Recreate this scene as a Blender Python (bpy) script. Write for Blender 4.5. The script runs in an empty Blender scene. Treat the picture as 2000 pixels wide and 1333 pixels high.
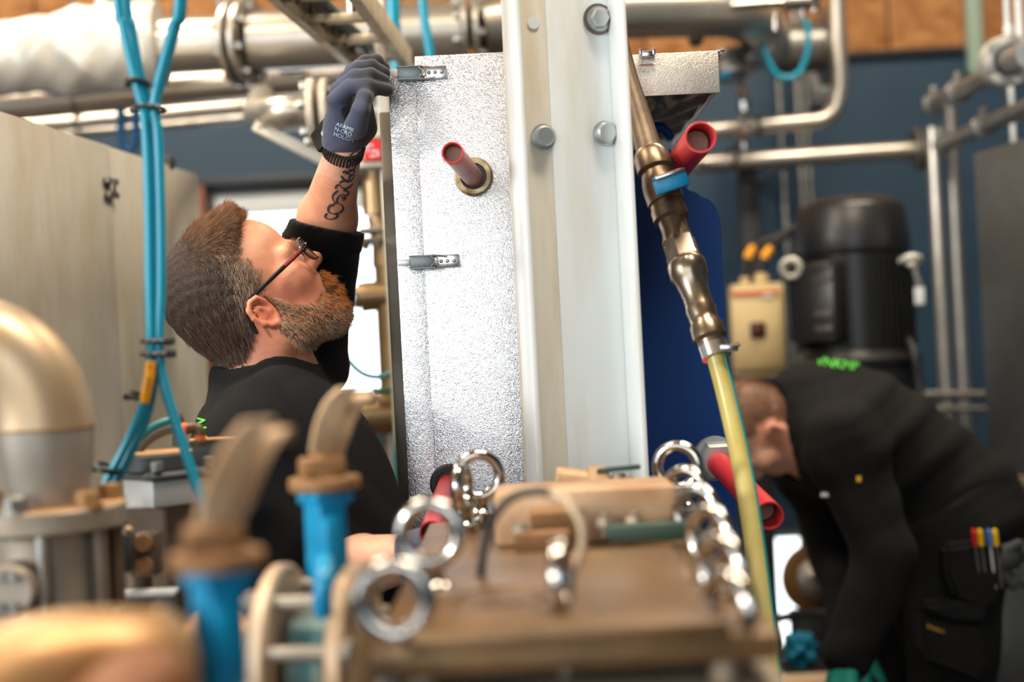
import bpy, bmesh, math, random
import numpy as np
from mathutils import Vector, Matrix
from mathutils.bvhtree import BVHTree

random.seed(7)
rng = np.random.default_rng(7)
SC = bpy.context.scene
COL = SC.collection

# ------------------------------------------------------------------ camera
F = 50.0 / 36.0 * 2000.0            # focal length in pixels of the 2000 px frame
ROLL = 0.05
CAM = Vector((0, 0, 1.5))
CR = Vector((math.cos(ROLL), 0, -math.sin(ROLL)))
CU = Vector((math.sin(ROLL), 0, math.cos(ROLL)))
CF = Vector((0, 1, 0))
cd = bpy.data.cameras.new('camera')
cam = bpy.data.objects.new('camera', cd)
COL.objects.link(cam)
cd.lens = 50
cd.sensor_width = 36
cd.clip_start = 0.05
cam.matrix_world = Matrix(((CR.x, CU.x, -CF.x, CAM.x), (CR.y, CU.y, -CF.y, CAM.y), (CR.z, CU.z, -CF.z, CAM.z), (0, 0, 0, 1)))
cd.dof.use_dof = True
cd.dof.focus_distance = 2.02
cd.dof.aperture_fstop = 2.0
cd.dof.aperture_blades = 0
SC.camera = cam

# ------------------------------------------------------------------ sky, lights, exposure
W = bpy.data.worlds.new('overcast_sky')
SC.world = W
W.use_nodes = True
bg = W.node_tree.nodes['Background']
bg.inputs[0].default_value = (0.88, 0.96, 1.0, 1)
bg.inputs[1].default_value = 2.9
SC.view_settings.view_transform = 'Standard'
SC.view_settings.look = 'None'
SC.view_settings.gamma = 1
SC.view_settings.exposure = 0.35
SC.view_settings.use_curve_mapping = False
SC.cycles.use_denoising = True
SC.cycles.max_bounces = 7
SC.cycles.diffuse_bounces = 3
SC.cycles.glossy_bounces = 4
SC.cycles.transmission_bounces = 4
SC.cycles.transparent_max_bounces = 8
SC.cycles.caustics_reflective = False
SC.cycles.caustics_refractive = False
SC.cycles.sample_clamp_indirect = 6.0


def area_lamp(name, loc, target, size, sy, power, col):
    l = bpy.data.lights.new(name, 'AREA')
    l.shape = 'RECTANGLE'
    l.size, l.size_y = size, sy
    l.energy = power
    l.color = col
    o = bpy.data.objects.new(name, l)
    o.location = loc
    o.rotation_euler = (Vector(target) - Vector(loc)).to_track_quat('-Z', 'Y').to_euler()
    COL.objects.link(o)
    return o


sd = bpy.data.lights.new('low_sun', 'SUN')
sd.energy = 1.5
sd.angle = math.radians(6)
sd.color = (1.0, 0.94, 0.86)
sun = bpy.data.objects.new('low_sun', sd)
sun.rotation_euler = Vector((1.0, 0.75, -0.30)).to_track_quat('-Z', 'Y').to_euler()
COL.objects.link(sun)
LAMPS = [(-1.6, 1.6), (-1.6, 3.6), (0.6, 1.2), (1.3, 3.4)]
for lx, ly in LAMPS:
    area_lamp('hall_lamp', (lx, ly, 3.92), (lx, ly, 0), 1.2, 0.3, 60, (1.0, 0.86, 0.68))

# ------------------------------------------------------------------ pixel helpers


def T(px, py, D):
    return CAM + (CF + CR * ((px - 1000) / F) - CU * ((py - 666.5) / F)) * D


def S(px, D):
    return px * D / F


def V(*a):
    return Vector(a)


# ------------------------------------------------------------------ materials
def lin(c):
    return tuple((x / 255 / 12.92) if x / 255 <= 0.04045 else ((x / 255 + 0.055) / 1.055) ** 2.4 for x in c)


MATS = {}


def mat(name, c, rough=0.5, metal=0.0, c2=None, nscale=6.0, ndetail=6, lo=0.35, hi=0.65, bump=0.0, bscale=80.0,
        stretch=(1, 1, 1), rvar=0.0, coat=0.0, spec=0.5, trans=0.0, bdist=0.002, vor=False, attr=None, sss=0.0, sheen=0.0):
    """Procedural material; colours are sRGB 0..255."""
    if name in MATS:
        return MATS[name]
    m = bpy.data.materials.new(name)
    m.use_nodes = True
    nt = m.node_tree
    N, L = nt.nodes, nt.links
    b = N['Principled BSDF']
    col = (*lin(c), 1)
    b.inputs['Base Color'].default_value = col
    b.inputs['Roughness'].default_value = rough
    b.inputs['Metallic'].default_value = metal
    b.inputs['Specular IOR Level'].default_value = spec
    b.inputs['Coat Weight'].default_value = coat
    b.inputs['Transmission Weight'].default_value = trans
    if sss:
        b.inputs['Subsurface Weight'].default_value = sss
        b.inputs['Subsurface Radius'].default_value = (0.012, 0.004, 0.002)
        b.inputs['Subsurface Scale'].default_value = 0.5
    if sheen:
        b.inputs['Sheen Weight'].default_value = sheen
        b.inputs['Sheen Roughness'].default_value = 0.6
    tc = N.new('ShaderNodeTexCoord')
    mp = N.new('ShaderNodeMapping')
    mp.inputs['Scale'].default_value = stretch
    L.new(tc.outputs['Object'], mp.inputs['Vector'])
    out = None
    if c2 is not None:
        n = N.new('ShaderNodeTexNoise')
        n.inputs['Scale'].default_value = nscale
        n.inputs['Detail'].default_value = ndetail
        n.inputs['Roughness'].default_value = 0.6
        L.new(mp.outputs['Vector'], n.inputs['Vector'])
        r = N.new('ShaderNodeValToRGB')
        r.color_ramp.elements[0].position = lo
        r.color_ramp.elements[1].position = hi
        r.color_ramp.elements[0].color = col
        r.color_ramp.elements[1].color = (*lin(c2), 1)
        L.new(n.outputs['Fac'], r.inputs['Fac'])
        out = r.outputs['Color']
        if rvar:
            mr = N.new('ShaderNodeMapRange')
            mr.inputs['To Min'].default_value = max(0.02, rough - rvar)
            mr.inputs['To Max'].default_value = min(1, rough + rvar)
            L.new(n.outputs['Fac'], mr.inputs['Value'])
            L.new(mr.outputs['Result'], b.inputs['Roughness'])
    if attr:
        a = N.new('ShaderNodeVertexColor')
        a.layer_name = attr
        if out is None:
            out = a.outputs['Color']
        else:
            mx = N.new('ShaderNodeMix')
            mx.data_type = 'RGBA'
            mx.blend_type = 'MULTIPLY'
            mx.inputs['Factor'].default_value = 1.0
            L.new(a.outputs['Color'], mx.inputs['A'])
            L.new(out, mx.inputs['B'])
            out = mx.outputs['Result']
    if out is not None:
        L.new(out, b.inputs['Base Color'])
    if bump:
        if vor:
            n2 = N.new('ShaderNodeTexVoronoi')
            n2.inputs['Scale'].default_value = bscale
            n2.feature = 'SMOOTH_F1'
            nn = N.new('ShaderNodeTexNoise')
            nn.inputs['Scale'].default_value = bscale * 0.7
            nn.inputs['Detail'].default_value = 3
            L.new(mp.outputs['Vector'], nn.inputs['Vector'])
            vm = N.new('ShaderNodeMixRGB')
            vm.inputs[0].default_value = 0.035
            L.new(mp.outputs['Vector'], vm.inputs[1])
            L.new(nn.outputs['Color'], vm.inputs[2])
            L.new(vm.outputs[0], n2.inputs['Vector'])
            h = n2.outputs['Distance']
        else:
            n2 = N.new('ShaderNodeTexNoise')
            n2.inputs['Scale'].default_value = bscale
            n2.inputs['Detail'].default_value = 5
            L.new(mp.outputs['Vector'], n2.inputs['Vector'])
            h = n2.outputs['Fac']
        bp = N.new('ShaderNodeBump')
        bp.inputs['Strength'].default_value = bump
        bp.inputs['Distance'].default_value = bdist
        L.new(h, bp.inputs['Height'])
        L.new(bp.outputs['Normal'], b.inputs['Normal'])
    MATS[name] = m
    return m


# ------------------------------------------------------------------ object helpers
def wloc(o):
    v = Vector((0, 0, 0))
    while o is not None:
        v += o.location
        o = o.parent
    return v


def tag(o, label=None, cat=None, group=None, kind=None):
    if label: o['label'] = label
    if cat: o['category'] = cat
    if group: o['group'] = group
    if kind: o['kind'] = kind
    return o


def thing(name, label, cat, loc, group=None):
    o = bpy.data.objects.new(name, None)
    o.empty_display_size = 0.05
    COL.objects.link(o)
    o.location = loc
    return tag(o, label, cat, group)


def link_mesh(name, me, m, parent, base=None, smooth=True, ang=35):
    if parent is not None:
        off = wloc(parent)
        loc = Vector((0, 0, 0))
    else:
        n = len(me.vertices)
        co = np.empty(n * 3)
        me.vertices.foreach_get('co', co)
        co = co.reshape(-1, 3)
        mn, mx = co.min(0), co.max(0)
        off = Vector(base) if base is not None else Vector(((mn[0] + mx[0]) / 2, (mn[1] + mx[1]) / 2, mn[2]))
        loc = off
    me.transform(Matrix.Translation(-off))
    me.update()
    if smooth:
        me.polygons.foreach_set('use_smooth', [True] * len(me.polygons))
        me.set_sharp_from_angle(angle=math.radians(ang))
    if isinstance(m, (list, tuple)):
        for k in m: me.materials.append(k)
    else:
        me.materials.append(m)
    o = bpy.data.objects.new(name, me)
    o.location = loc
    COL.objects.link(o)
    if parent is not None:
        o.parent = parent
    return o


def ob(name, bm, m, parent=None, base=None, smooth=True, ang=35):
    me = bpy.data.meshes.new(name)
    bmesh.ops.recalc_face_normals(bm, faces=bm.faces[:])
    bm.to_mesh(me)
    bm.free()
    return link_mesh(name, me, m, parent, base, smooth, ang)


def single(name, bm, m, label, cat, group=None, base=None, kind=None, ang=35):
    return tag(ob(name, bm, m, None, base, ang=ang), label, cat, group, kind)


def struct(name, bm, m, parent=None, ang=30):
    o = ob(name, bm, m, parent, ang=ang)
    if parent is None: o['kind'] = 'structure'
    return o


def NB():
    return bmesh.new()


def frame_of(d):
    d = Vector(d).normalized()
    a = Vector((0, 0, 1)) if abs(d.z) < 0.9 else Vector((1, 0, 0))
    x = d.cross(a).normalized()
    y = d.cross(x).normalized()
    return x, y, d


def ring(bm, c, x, y, r, seg, ry=None):
    ry = r if ry is None else ry
    return [bm.verts.new(c + x * (r * math.cos(2 * math.pi * k / seg)) + y * (ry * math.sin(2 * math.pi * k / seg))) for k in range(seg)]


def bridge(bm, a, b):
    n = len(a)
    for k in range(n):
        bm.faces.new((a[k], a[(k + 1) % n], b[(k + 1) % n], b[k]))


def box(bm, c, s, ax=None, bev=0.0, seg=2):
    """box centred at c with full sizes s; ax = (x,y,z) unit axes or a z rotation in radians"""
    c = Vector(c)
    if ax is None:
        ax = (V(1, 0, 0), V(0, 1, 0), V(0, 0, 1))
    elif isinstance(ax, (int, float)):
        ax = (V(math.cos(ax), math.sin(ax), 0), V(-math.sin(ax), math.cos(ax), 0), V(0, 0, 1))
    vs = []
    for sx in (-.5, .5):
        for sy in (-.5, .5):
            for sz in (-.5, .5):
                vs.append(bm.verts.new(c + ax[0] * (sx * s[0]) + ax[1] * (sy * s[1]) + ax[2] * (sz * s[2])))
    fs = [bm.faces.new([vs[i] for i in f]) for f in ((0, 1, 3, 2), (4, 6, 7, 5), (0, 4, 5, 1), (2, 3, 7, 6), (0, 2, 6, 4), (1, 5, 7, 3))]
    if bev:
        es = list({e for f in fs for e in f.edges})
        bmesh.ops.bevel(bm, geom=es, offset=bev, segments=seg, affect='EDGES', profile=0.5)


def cyl(bm, a, b, r, r2=None, seg=24, bev=0.0):
    a, b = Vector(a), Vector(b)
    r2 = r if r2 is None else r2
    L = (b - a).length
    if bev:
        lathe(bm, a, b, [(0, r - bev), (bev / L, r), (1 - bev / L, r2), (1, r2 - bev)], seg)
        return
    lathe(bm, a, b, [(0, r), (1, r2)], seg)


def lathe(bm, a, b, prof, seg=28, cap=True, phase=0.0):
    """prof: (t along a->b, radius)"""
    a, b = Vector(a), Vector(b)
    x, y, d = frame_of(b - a)
    if phase:
        x, y = x * math.cos(phase) + y * math.sin(phase), y * math.cos(phase) - x * math.sin(phase)
    prev = None
    first = None
    for t, r in prof:
        rr = ring(bm, a + (b - a) * t, x, y, max(r, 1e-5), seg)
        if prev: bridge(bm, prev, rr)
        else: first = rr
        prev = rr
    if cap:
        bm.faces.new(list(reversed(first)))
        bm.faces.new(prev)


def pipe_shell(bm, a, b, r, wall, seg=28):
    """open tube with wall thickness"""
    lathe(bm, a, b, [(0, r), (1, r), (1, r - wall), (0.0, r - wall), (0, r)], seg, cap=False)


def smooth_path(pts, n=6):
    """Catmull-Rom through points"""
    pts = [Vector(p) for p in pts]
    out = []
    P = [pts[0] * 2 - pts[1]] + pts + [pts[-1] * 2 - pts[-2]]
    for i in range(1, len(P) - 2):
        p0, p1, p2, p3 = P[i - 1], P[i], P[i + 1], P[i + 2]
        for k in range(n):
            t = k / n
            out.append(0.5 * ((2 * p1) + (p2 - p0) * t + (2 * p0 - 5 * p1 + 4 * p2 - p3) * t * t + (3 * p1 - p0 - 3 * p2 + p3) * t ** 3))
    out.append(pts[-1])
    return out


def tube(bm, pts, r, seg=14, cap=True, closed=False, flat=None):
    """sweep; r scalar or list; flat = (normal vector, thickness factor) squashes along the normal"""
    pts = [Vector(p) for p in pts]
    n = len(pts)
    rr = r if isinstance(r, (list, tuple)) else [r] * n
    x = None
    rings = []
    for i in range(n):
        if closed:
            d = (pts[(i + 1) % n] - pts[i - 1])
        else:
            d = pts[min(i + 1, n - 1)] - pts[max(i - 1, 0)]
        d.normalize()
        if x is None:
            x, y, _ = frame_of(d)
        else:
            x = (x - d * x.dot(d)).normalized()
        y = d.cross(x).normalized()
        rings.append(ring(bm, pts[i], x, y, rr[i], seg))
    for i in range(n - 1): bridge(bm, rings[i], rings[i + 1])
    if closed:
        bridge(bm, rings[-1], rings[0])
    elif cap:
        bm.faces.new(list(reversed(rings[0])))
        bm.faces.new(rings[-1])


def torus(bm, c, n, R, r, seg=40, seg2=12, a0=0, a1=2 * math.pi):
    x, y, d = frame_of(n)
    c = Vector(c)
    full = abs(a1 - a0 - 2 * math.pi) < 1e-6
    k = seg if full else seg + 1
    tube(bm, [c + x * (R * math.cos(a0 + (a1 - a0) * i / seg)) + y * (R * math.sin(a0 + (a1 - a0) * i / seg)) for i in range(k)], r, seg2, closed=full)


def arc3(c, u, v, R, a0, a1, n=10):
    return [Vector(c) + Vector(u) * (R * math.cos(a0 + (a1 - a0) * i / n)) + Vector(v) * (R * math.sin(a0 + (a1 - a0) * i / n)) for i in range(n + 1)]


def prism(bm, poly, n, th):
    """poly: list of 3D points (planar), extruded along n*th"""
    n = Vector(n)
    a = [bm.verts.new(Vector(p)) for p in poly]
    b = [bm.verts.new(Vector(p) + n * th) for p in poly]
    bm.faces.new(a)
    bm.faces.new(list(reversed(b)))
    bridge(bm, a, b)


def ball(bm, c, r, su=16, sv=10):
    sx = r if isinstance(r, (tuple, list)) else (r, r, r)
    bmesh.ops.create_uvsphere(bm, u_segments=su, v_segments=sv, radius=1, matrix=Matrix.Translation(Vector(c)) @ Matrix.Diagonal((*sx, 1)))


def hexa(bm, p, n, af, h, chamfer=True):
    n = Vector(n).normalized()
    r = af / 2 / math.cos(math.pi / 6)
    p = Vector(p)
    lathe(bm, p, p + n * h, [(0, r), (0.82, r), (1, r * 0.86)] if chamfer else [(0, r), (1, r)], 6)


_bolt_mesh = {}


def bolt(parent, p, n, af, h, m, washer=True, name='bolt'):
    """hex bolt part sharing mesh data between alike bolts"""
    key = (round(af, 4), round(h, 4), m.name, washer)
    if key not in _bolt_mesh:
        bm = NB()
        z = 0
        if washer:
            cyl(bm, (0, 0, -0.001), (0, 0, h * 0.18), af * 0.72, seg=20)
            z = h * 0.18
        hexa(bm, (0, 0, z), (0, 0, 1), af, h - z)
        me = bpy.data.meshes.new('bolt')
        bmesh.ops.recalc_face_normals(bm, faces=bm.faces[:])
        bm.to_mesh(me)
        bm.free()
        me.polygons.foreach_set('use_smooth', [True] * len(me.polygons))
        me.set_sharp_from_angle(angle=math.radians(30))
        me.materials.append(m)
        _bolt_mesh[key] = me
    o = bpy.data.objects.new(name, _bolt_mesh[key])
    o.rotation_euler = Vector(n).to_track_quat('Z', 'Y').to_euler()
    o.location = Vector(p) - wloc(parent)
    o.parent = parent
    COL.objects.link(o)
    return o


def flange_bolts(parent, c, axis, R, n, af, h, m, a0=0.0):
    x, y, d = frame_of(axis)
    for k in range(n):
        a = a0 + 2 * math.pi * k / n
        bolt(parent, Vector(c) + x * (R * math.cos(a)) + y * (R * math.sin(a)), d, af, h, m)


def dup(root, loc, rotz=0.0, label=None, group=None):
    r = root.copy()
    COL.objects.link(r)
    r.location = loc
    r.rotation_euler = (0, 0, rotz)
    if label: r['label'] = label
    if group: r['group'] = group
    for ch in list(root.children):
        c = ch.copy()
        COL.objects.link(c)
        c.parent = r
        for g in list(ch.children):
            e = g.copy()
            COL.objects.link(e)
            e.parent = c
    return r


# ------------------------------------------------------------------ signed distance toolkit (bodies, gloves, clothes)
def smin(a, b, k):
    h = np.clip(0.5 + 0.5 * (b - a) / k, 0, 1)
    return b + (a - b) * h - k * h * (1 - h)


def ssub(a, b, k):
    return -smin(-a, b, k)


def cone(p, a, b, r1, r2):
    a = np.asarray(a, float)
    b = np.asarray(b, float)
    ba = b - a
    t = np.clip(((p - a) @ ba) / (ba @ ba + 1e-12), 0, 1)
    return np.linalg.norm(p - a - t[:, None] * ba, axis=1) - (r1 + (r2 - r1) * t)


def ell(p, c, r, ax=None):
    q = p - np.asarray(c, float)
    if ax is not None:
        q = q @ np.array([list(v) for v in ax], float).T
    r = np.asarray(r, float)
    k0 = np.linalg.norm(q / r, axis=1)
    k1 = np.linalg.norm(q / (r * r), axis=1) + 1e-9
    return k0 * (k0 - 1) / k1


def surfnet(f, lo, hi, h, B=6):
    """block-sparse naive surface nets of f(points)->distance"""
    lo = np.asarray(lo, float)
    hi = np.asarray(hi, float)
    nb = np.ceil((hi - lo) / (h * B)).astype(int)
    n = nb * B + 1
    cen = np.stack(np.meshgrid(*[lo[i] + (np.arange(nb[i]) + 0.5) * h * B for i in range(3)], indexing='ij'), -1).reshape(-1, 3)
    d = np.concatenate([f(c) for c in np.array_split(cen, max(1, len(cen) // 100000))])
    vals = np.where(d < 0, -1.0, 1.0).astype(np.float32).reshape(nb)
    V_ = np.ones(n, np.float32)
    rep = np.repeat(np.repeat(np.repeat(vals, B, 0), B, 1), B, 2)
    V_[:-1, :-1, :-1] = rep
    act = np.abs(d) < h * B * 1.35 + 0.004
    idx = np.argwhere(act.reshape(nb))
    off = np.stack(np.meshgrid(*[np.arange(B + 1)] * 3, indexing='ij'), -1).reshape(-1, 3)
    for chunk in np.array_split(idx, max(1, len(idx) * len(off) // 400000)):
        g = (chunk[:, None, :] * B + off[None]).reshape(-1, 3)
        V_[g[:, 0], g[:, 1], g[:, 2]] = f(lo + g * h)
    ins = V_ < 0
    cnt = np.zeros(n - 1, np.int8)
    cor = [(i, j, k) for i in (0, 1) for j in (0, 1) for k in (0, 1)]
    for i, j, k in cor:
        cnt += ins[i:n[0] - 1 + i, j:n[1] - 1 + j, k:n[2] - 1 + k]
    cells = np.argwhere((cnt > 0) & (cnt < 8))
    cv = np.stack([V_[cells[:, 0] + i, cells[:, 1] + j, cells[:, 2] + k] for i, j, k in cor], 1)
    acc = np.zeros((len(cells), 3))
    num = np.zeros(len(cells))
    for a in range(8):
        for b in range(a + 1, 8):
            ca, cb = np.array(cor[a]), np.array(cor[b])
            if np.abs(ca - cb).sum() != 1: continue
            va, vb = cv[:, a], cv[:, b]
            m = (va < 0) != (vb < 0)
            t = np.where(m, va / np.where(m, va - vb, 1), 0)
            acc += np.where(m[:, None], ca + t[:, None] * (cb - ca), 0)
            num += m
    vert = lo + (cells + acc / num[:, None]) * h
    ids = np.full(n - 1, -1, np.int32)
    ids[cells[:, 0], cells[:, 1], cells[:, 2]] = np.arange(len(cells))
    quads = []
    for ax in range(3):
        u, w = (ax + 1) % 3, (ax + 2) % 3
        s0 = [slice(None)] * 3
        s1 = [slice(None)] * 3
        s0[ax] = slice(0, -1)
        s1[ax] = slice(1, None)
        ch = ins[tuple(s0)] != ins[tuple(s1)]
        e = np.argwhere(ch)
        e = e[(e[:, u] > 0) & (e[:, w] > 0) & (e[:, u] < n[u] - 1) & (e[:, w] < n[w] - 1)]
        flip = ins[e[:, 0], e[:, 1], e[:, 2]]
        q = []
        for du, dw in ((-1, -1), (0, -1), (0, 0), (-1, 0)):
            c = e.copy()
            c[:, u] += du
            c[:, w] += dw
            q.append(ids[c[:, 0], c[:, 1], c[:, 2]])
        q = np.stack(q, 1)
        q[~flip] = q[~flip][:, ::-1]
        quads.append(q)
    quads = np.concatenate(quads)
    quads = quads[(quads >= 0).all(1)]
    return vert, quads


def sdf_mesh(name, f, lo, hi, h):
    v, q = surfnet(f, lo, hi, h)
    me = bpy.data.meshes.new(name)
    me.vertices.add(len(v))
    me.vertices.foreach_set('co', v.astype(np.float32).ravel())
    me.loops.add(q.size)
    me.loops.foreach_set('vertex_index', q.astype(np.int32).ravel())
    me.polygons.add(len(q))
    me.polygons.foreach_set('loop_start', np.arange(0, q.size, 4, dtype=np.int32))
    me.polygons.foreach_set('loop_total', np.full(len(q), 4, np.int32))
    me.update(calc_edges=True)
    me.validate()
    return me, v, q


def vcol(me, name, cols):
    a = me.color_attributes.new(name, 'FLOAT_COLOR', 'POINT')
    c = np.ones((len(me.vertices), 4), np.float32)
    c[:, :3] = cols
    a.data.foreach_set('color', c.ravel())


def strands(name, roots, dirs, lens, grav, m, parent, rad=0.0004, nseg=4, curl=0.25, colattr=None):
    """hair curves: roots, unit directions, lengths; grav = per-strand bend vector"""
    k = len(roots)
    hc = bpy.data.hair_curves.new(name)
    hc.add_curves([nseg + 1] * k)
    t = np.linspace(0, 1, nseg + 1)
    jit = rng.normal(0, curl, (k, 3))
    pts = roots[:, None, :] + lens[:, None, None] * (t[None, :, None] * dirs[:, None, :] + (t ** 2)[None, :, None] * (grav[:, None, :] + jit[:, None, :]))
    pts = pts - np.array(wloc(parent))
    hc.attributes['position'].data.foreach_set('vector', pts.astype(np.float32).ravel())
    ra = hc.attributes.get('radius') or hc.attributes.new('radius', 'FLOAT', 'POINT')
    ra.data.foreach_set('value', np.tile(rad * (1 - 0.75 * t), k).astype(np.float32))
    if colattr is not None:
        ca = hc.attributes.new('tint', 'FLOAT_COLOR', 'POINT')
        cc = np.ones((k, nseg + 1, 4), np.float32)
        cc[:, :, :3] = colattr[:, None, :]
        ca.data.foreach_set('color', cc.ravel())
    hc.materials.append(m)
    o = bpy.data.objects.new(name, hc)
    COL.objects.link(o)
    o.parent = parent
    return o


def bvh_of(o):
    me = o.data
    off = wloc(o)
    n = len(me.vertices)
    co = np.empty(n * 3, np.float32)
    me.vertices.foreach_get('co', co)
    return BVHTree.FromPolygons([tuple(c) for c in (co.reshape(-1, 3) + np.array(off))], [tuple(p.vertices) for p in me.polygons])


def onto(bvh, px, py, lift=0.0006):
    """point of a surface that shows at a pixel of the photograph (used to lay print on a body)"""
    d = (T(px, py, 1.0) - CAM).normalized()
    h = bvh.ray_cast(CAM, d)
    if h[0] is None: return None
    n = h[1] if h[1].dot(d) < 0 else -h[1]
    return h[0] + n * lift


def print_text(name, text, bvh, org, ex, ey, size, m, parent, lift=0.0008):
    """flat lettering laid on a surface: org pixel of the baseline start, ex / ey pixel directions"""
    cu = bpy.data.curves.new(name, 'FONT')
    cu.body = text
    cu.size = 1.0
    cu.resolution_u = 2
    to = bpy.data.objects.new(name, cu)
    COL.objects.link(to)
    dg = bpy.context.evaluated_depsgraph_get()
    me = bpy.data.meshes.new_from_object(to.evaluated_get(dg))
    bpy.data.objects.remove(to)
    bm = NB()
    bm.from_mesh(me)
    bmesh.ops.subdivide_edges(bm, edges=[e for e in bm.edges if e.calc_length() > 0.25], cuts=2)
    bad = []
    for v in bm.verts:
        x, y = v.co.x * size, v.co.y * size
        q = onto(bvh, org[0] + ex[0] * x + ey[0] * y, org[1] + ex[1] * x + ey[1] * y, lift)
        if q is None: bad.append(v)
        else: v.co = q
    if bad: bmesh.ops.delete(bm, geom=bad, context='VERTS')
    return ob(name, bm, m, parent, smooth=False)

# ================================================================== materials used throughout
M_wall = mat('blue_grey_wall_paint', (43, 72, 95), 0.5, c2=(37, 63, 84), nscale=1.5, bump=0.15, bscale=40)
M_osb = mat('osb_board', (204, 146, 88), 0.7, c2=(158, 98, 48), nscale=14, bump=0.3, bscale=60, stretch=(1, 1, 1.6))
M_floor = mat('dusty_concrete', (118, 108, 98), 0.75, c2=(92, 84, 76), nscale=3, bump=0.2, bscale=30)
M_ceil = mat('timber_ceiling', (190, 150, 105), 0.7, c2=(165, 125, 85), nscale=5)
M_white = mat('white_frame_paint', (215, 220, 222), 0.4)
M_darkframe = mat('dark_frame', (52, 54, 58), 0.4)
M_brownwood = mat('brown_wood', (150, 96, 60), 0.6, c2=(120, 74, 46), nscale=8, stretch=(4, 4, 1))
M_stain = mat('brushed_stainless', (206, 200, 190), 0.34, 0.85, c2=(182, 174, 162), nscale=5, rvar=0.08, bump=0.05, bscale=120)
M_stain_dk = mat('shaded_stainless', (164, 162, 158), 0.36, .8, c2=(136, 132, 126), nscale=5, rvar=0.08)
M_alu = mat('aluminium_jacket', (226, 222, 214), 0.42, 0.35, c2=(205, 200, 192), nscale=3, rvar=0.1, bump=0.25, bscale=9, bdist=0.01)
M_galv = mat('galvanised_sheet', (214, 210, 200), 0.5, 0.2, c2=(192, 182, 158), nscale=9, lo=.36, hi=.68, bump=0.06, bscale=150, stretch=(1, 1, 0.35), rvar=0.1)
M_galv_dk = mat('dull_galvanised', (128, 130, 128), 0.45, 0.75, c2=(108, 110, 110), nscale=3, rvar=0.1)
M_chrome = mat('chrome', (188, 184, 178), 0.13, 1.0)
M_steel = mat('zinc_steel', (176, 174, 168), 0.34, 0.9, c2=(140, 134, 124), nscale=18)
M_black = mat('black_plastic', (20, 20, 21), 0.4)
M_rubber = mat('black_rubber', (30, 30, 32), 0.55)
M_teal = mat('teal_hose', (0, 148, 178), 0.3, c2=(0, 138, 166), nscale=6, spec=0.5)
M_blue = mat('blue_valve_paint', (0, 154, 206), 0.4, c2=(10, 124, 168), nscale=14, bump=0.1, bscale=90)
M_rusty = mat('rust_dusted_steel', (166, 124, 78), 0.62, 0.25, c2=(112, 76, 44), nscale=12, bump=0.3, bscale=80, rvar=0.12)
M_castgrey = mat('dusty_cast_steel', (170, 162, 150), 0.5, 0.5, c2=(132, 118, 100), nscale=9, bump=0.2, bscale=90, rvar=0.1)
M_brass = mat('tarnished_brass', (104, 86, 64), 0.45, 0.4, c2=(78, 62, 44), nscale=22, bump=0.15, bscale=120, rvar=0.1)
M_red = mat('red_plastic_tube', (206, 40, 44), 0.4, c2=(190, 52, 56), nscale=20)
M_glass = None


def thin_glass():
    m = bpy.data.materials.new('window_glass')
    m.use_nodes = True
    nt = m.node_tree
    nt.nodes.clear()
    o = nt.nodes.new('ShaderNodeOutputMaterial')
    t = nt.nodes.new('ShaderNodeBsdfTransparent')
    g = nt.nodes.new('ShaderNodeBsdfGlossy')
    g.inputs['Roughness'].default_value = 0.02
    f = nt.nodes.new('ShaderNodeFresnel')
    f.inputs[0].default_value = 1.45
    mx = nt.nodes.new('ShaderNodeMixShader')
    nt.links.new(f.outputs[0], mx.inputs[0])
    nt.links.new(t.outputs[0], mx.inputs[1])
    nt.links.new(g.outputs[0], mx.inputs[2])
    nt.links.new(mx.outputs[0], o.inputs[0])
    return m


M_glass = thin_glass()

# ================================================================== the hall
YB = 5.4
XL, XR, ZC = -4.5, 3.6, 4.0
w1 = (T(405, 500, YB).x, T(800, 500, YB).x, T(690, 790, YB).z, T(500, 360, YB).z)
w2 = (T(1480, 1150, YB).x, T(1700, 1150, YB).x, T(1560, 1290, YB).z, T(1560, 1035, YB).z)
zs = T(1790, 97, YB).z                 # where the blue wall ends and the boards begin


def wall_with_openings(bm, x0, x1, z0, z1, y, th, holes):
    xs = sorted({x0, x1, *[h[0] for h in holes], *[h[1] for h in holes]})
    zz = sorted({z0, z1, *[h[2] for h in holes], *[h[3] for h in holes]})
    for i in range(len(xs) - 1):
        for k in range(len(zz) - 1):
            cx, cz = (xs[i] + xs[i + 1]) / 2, (zz[k] + zz[k + 1]) / 2
            if any(h[0] < cx < h[1] and h[2] < cz < h[3] for h in holes): continue
            box(bm, (cx, y + th / 2, cz), (xs[i + 1] - xs[i], th, zz[k + 1] - zz[k]))


bm = NB()
wall_with_openings(bm, XL, XR, 0, ZC, YB, 0.25, [w1, w2])
wb = struct('wall_back', bm, M_wall)
x = XL
k = 0
while x < XR:                          # boards above the painted wall, each a piece of its own
    wdt = 0.46
    bm = NB()
    box(bm, (x + wdt / 2, YB - 0.012, (zs + ZC) / 2), (wdt - 0.008, 0.024 + 0.004 * (k % 3), ZC - zs), bev=0.003)
    ob('board', bm, M_osb, wb)
    x += wdt
    k += 1
bm = NB()
box(bm, T(1900, 40, YB - 0.05) + V(0, 0, 0.45), (0.055, 0.05, 1.3), bev=0.004)
struct('trim_1', bm, mat('pale_green_paint', (168, 190, 172), 0.5))
bm = NB()
box(bm, ((XL + XR) / 2, YB - 0.016, zs - 0.012), (XR - XL, 0.03, 0.024), bev=0.003)
struct('trim_2', bm, M_darkframe)
bm = NB()
box(bm, ((XL + XR) / 2, 1.2, -0.05), (XR - XL + 0.5, 8.9, 0.1))
struct('floor', bm, M_floor)
bm = NB()
box(bm, ((XL + XR) / 2, 1.2, ZC + 0.05), (XR - XL + 0.5, 8.9, 0.1))
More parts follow.
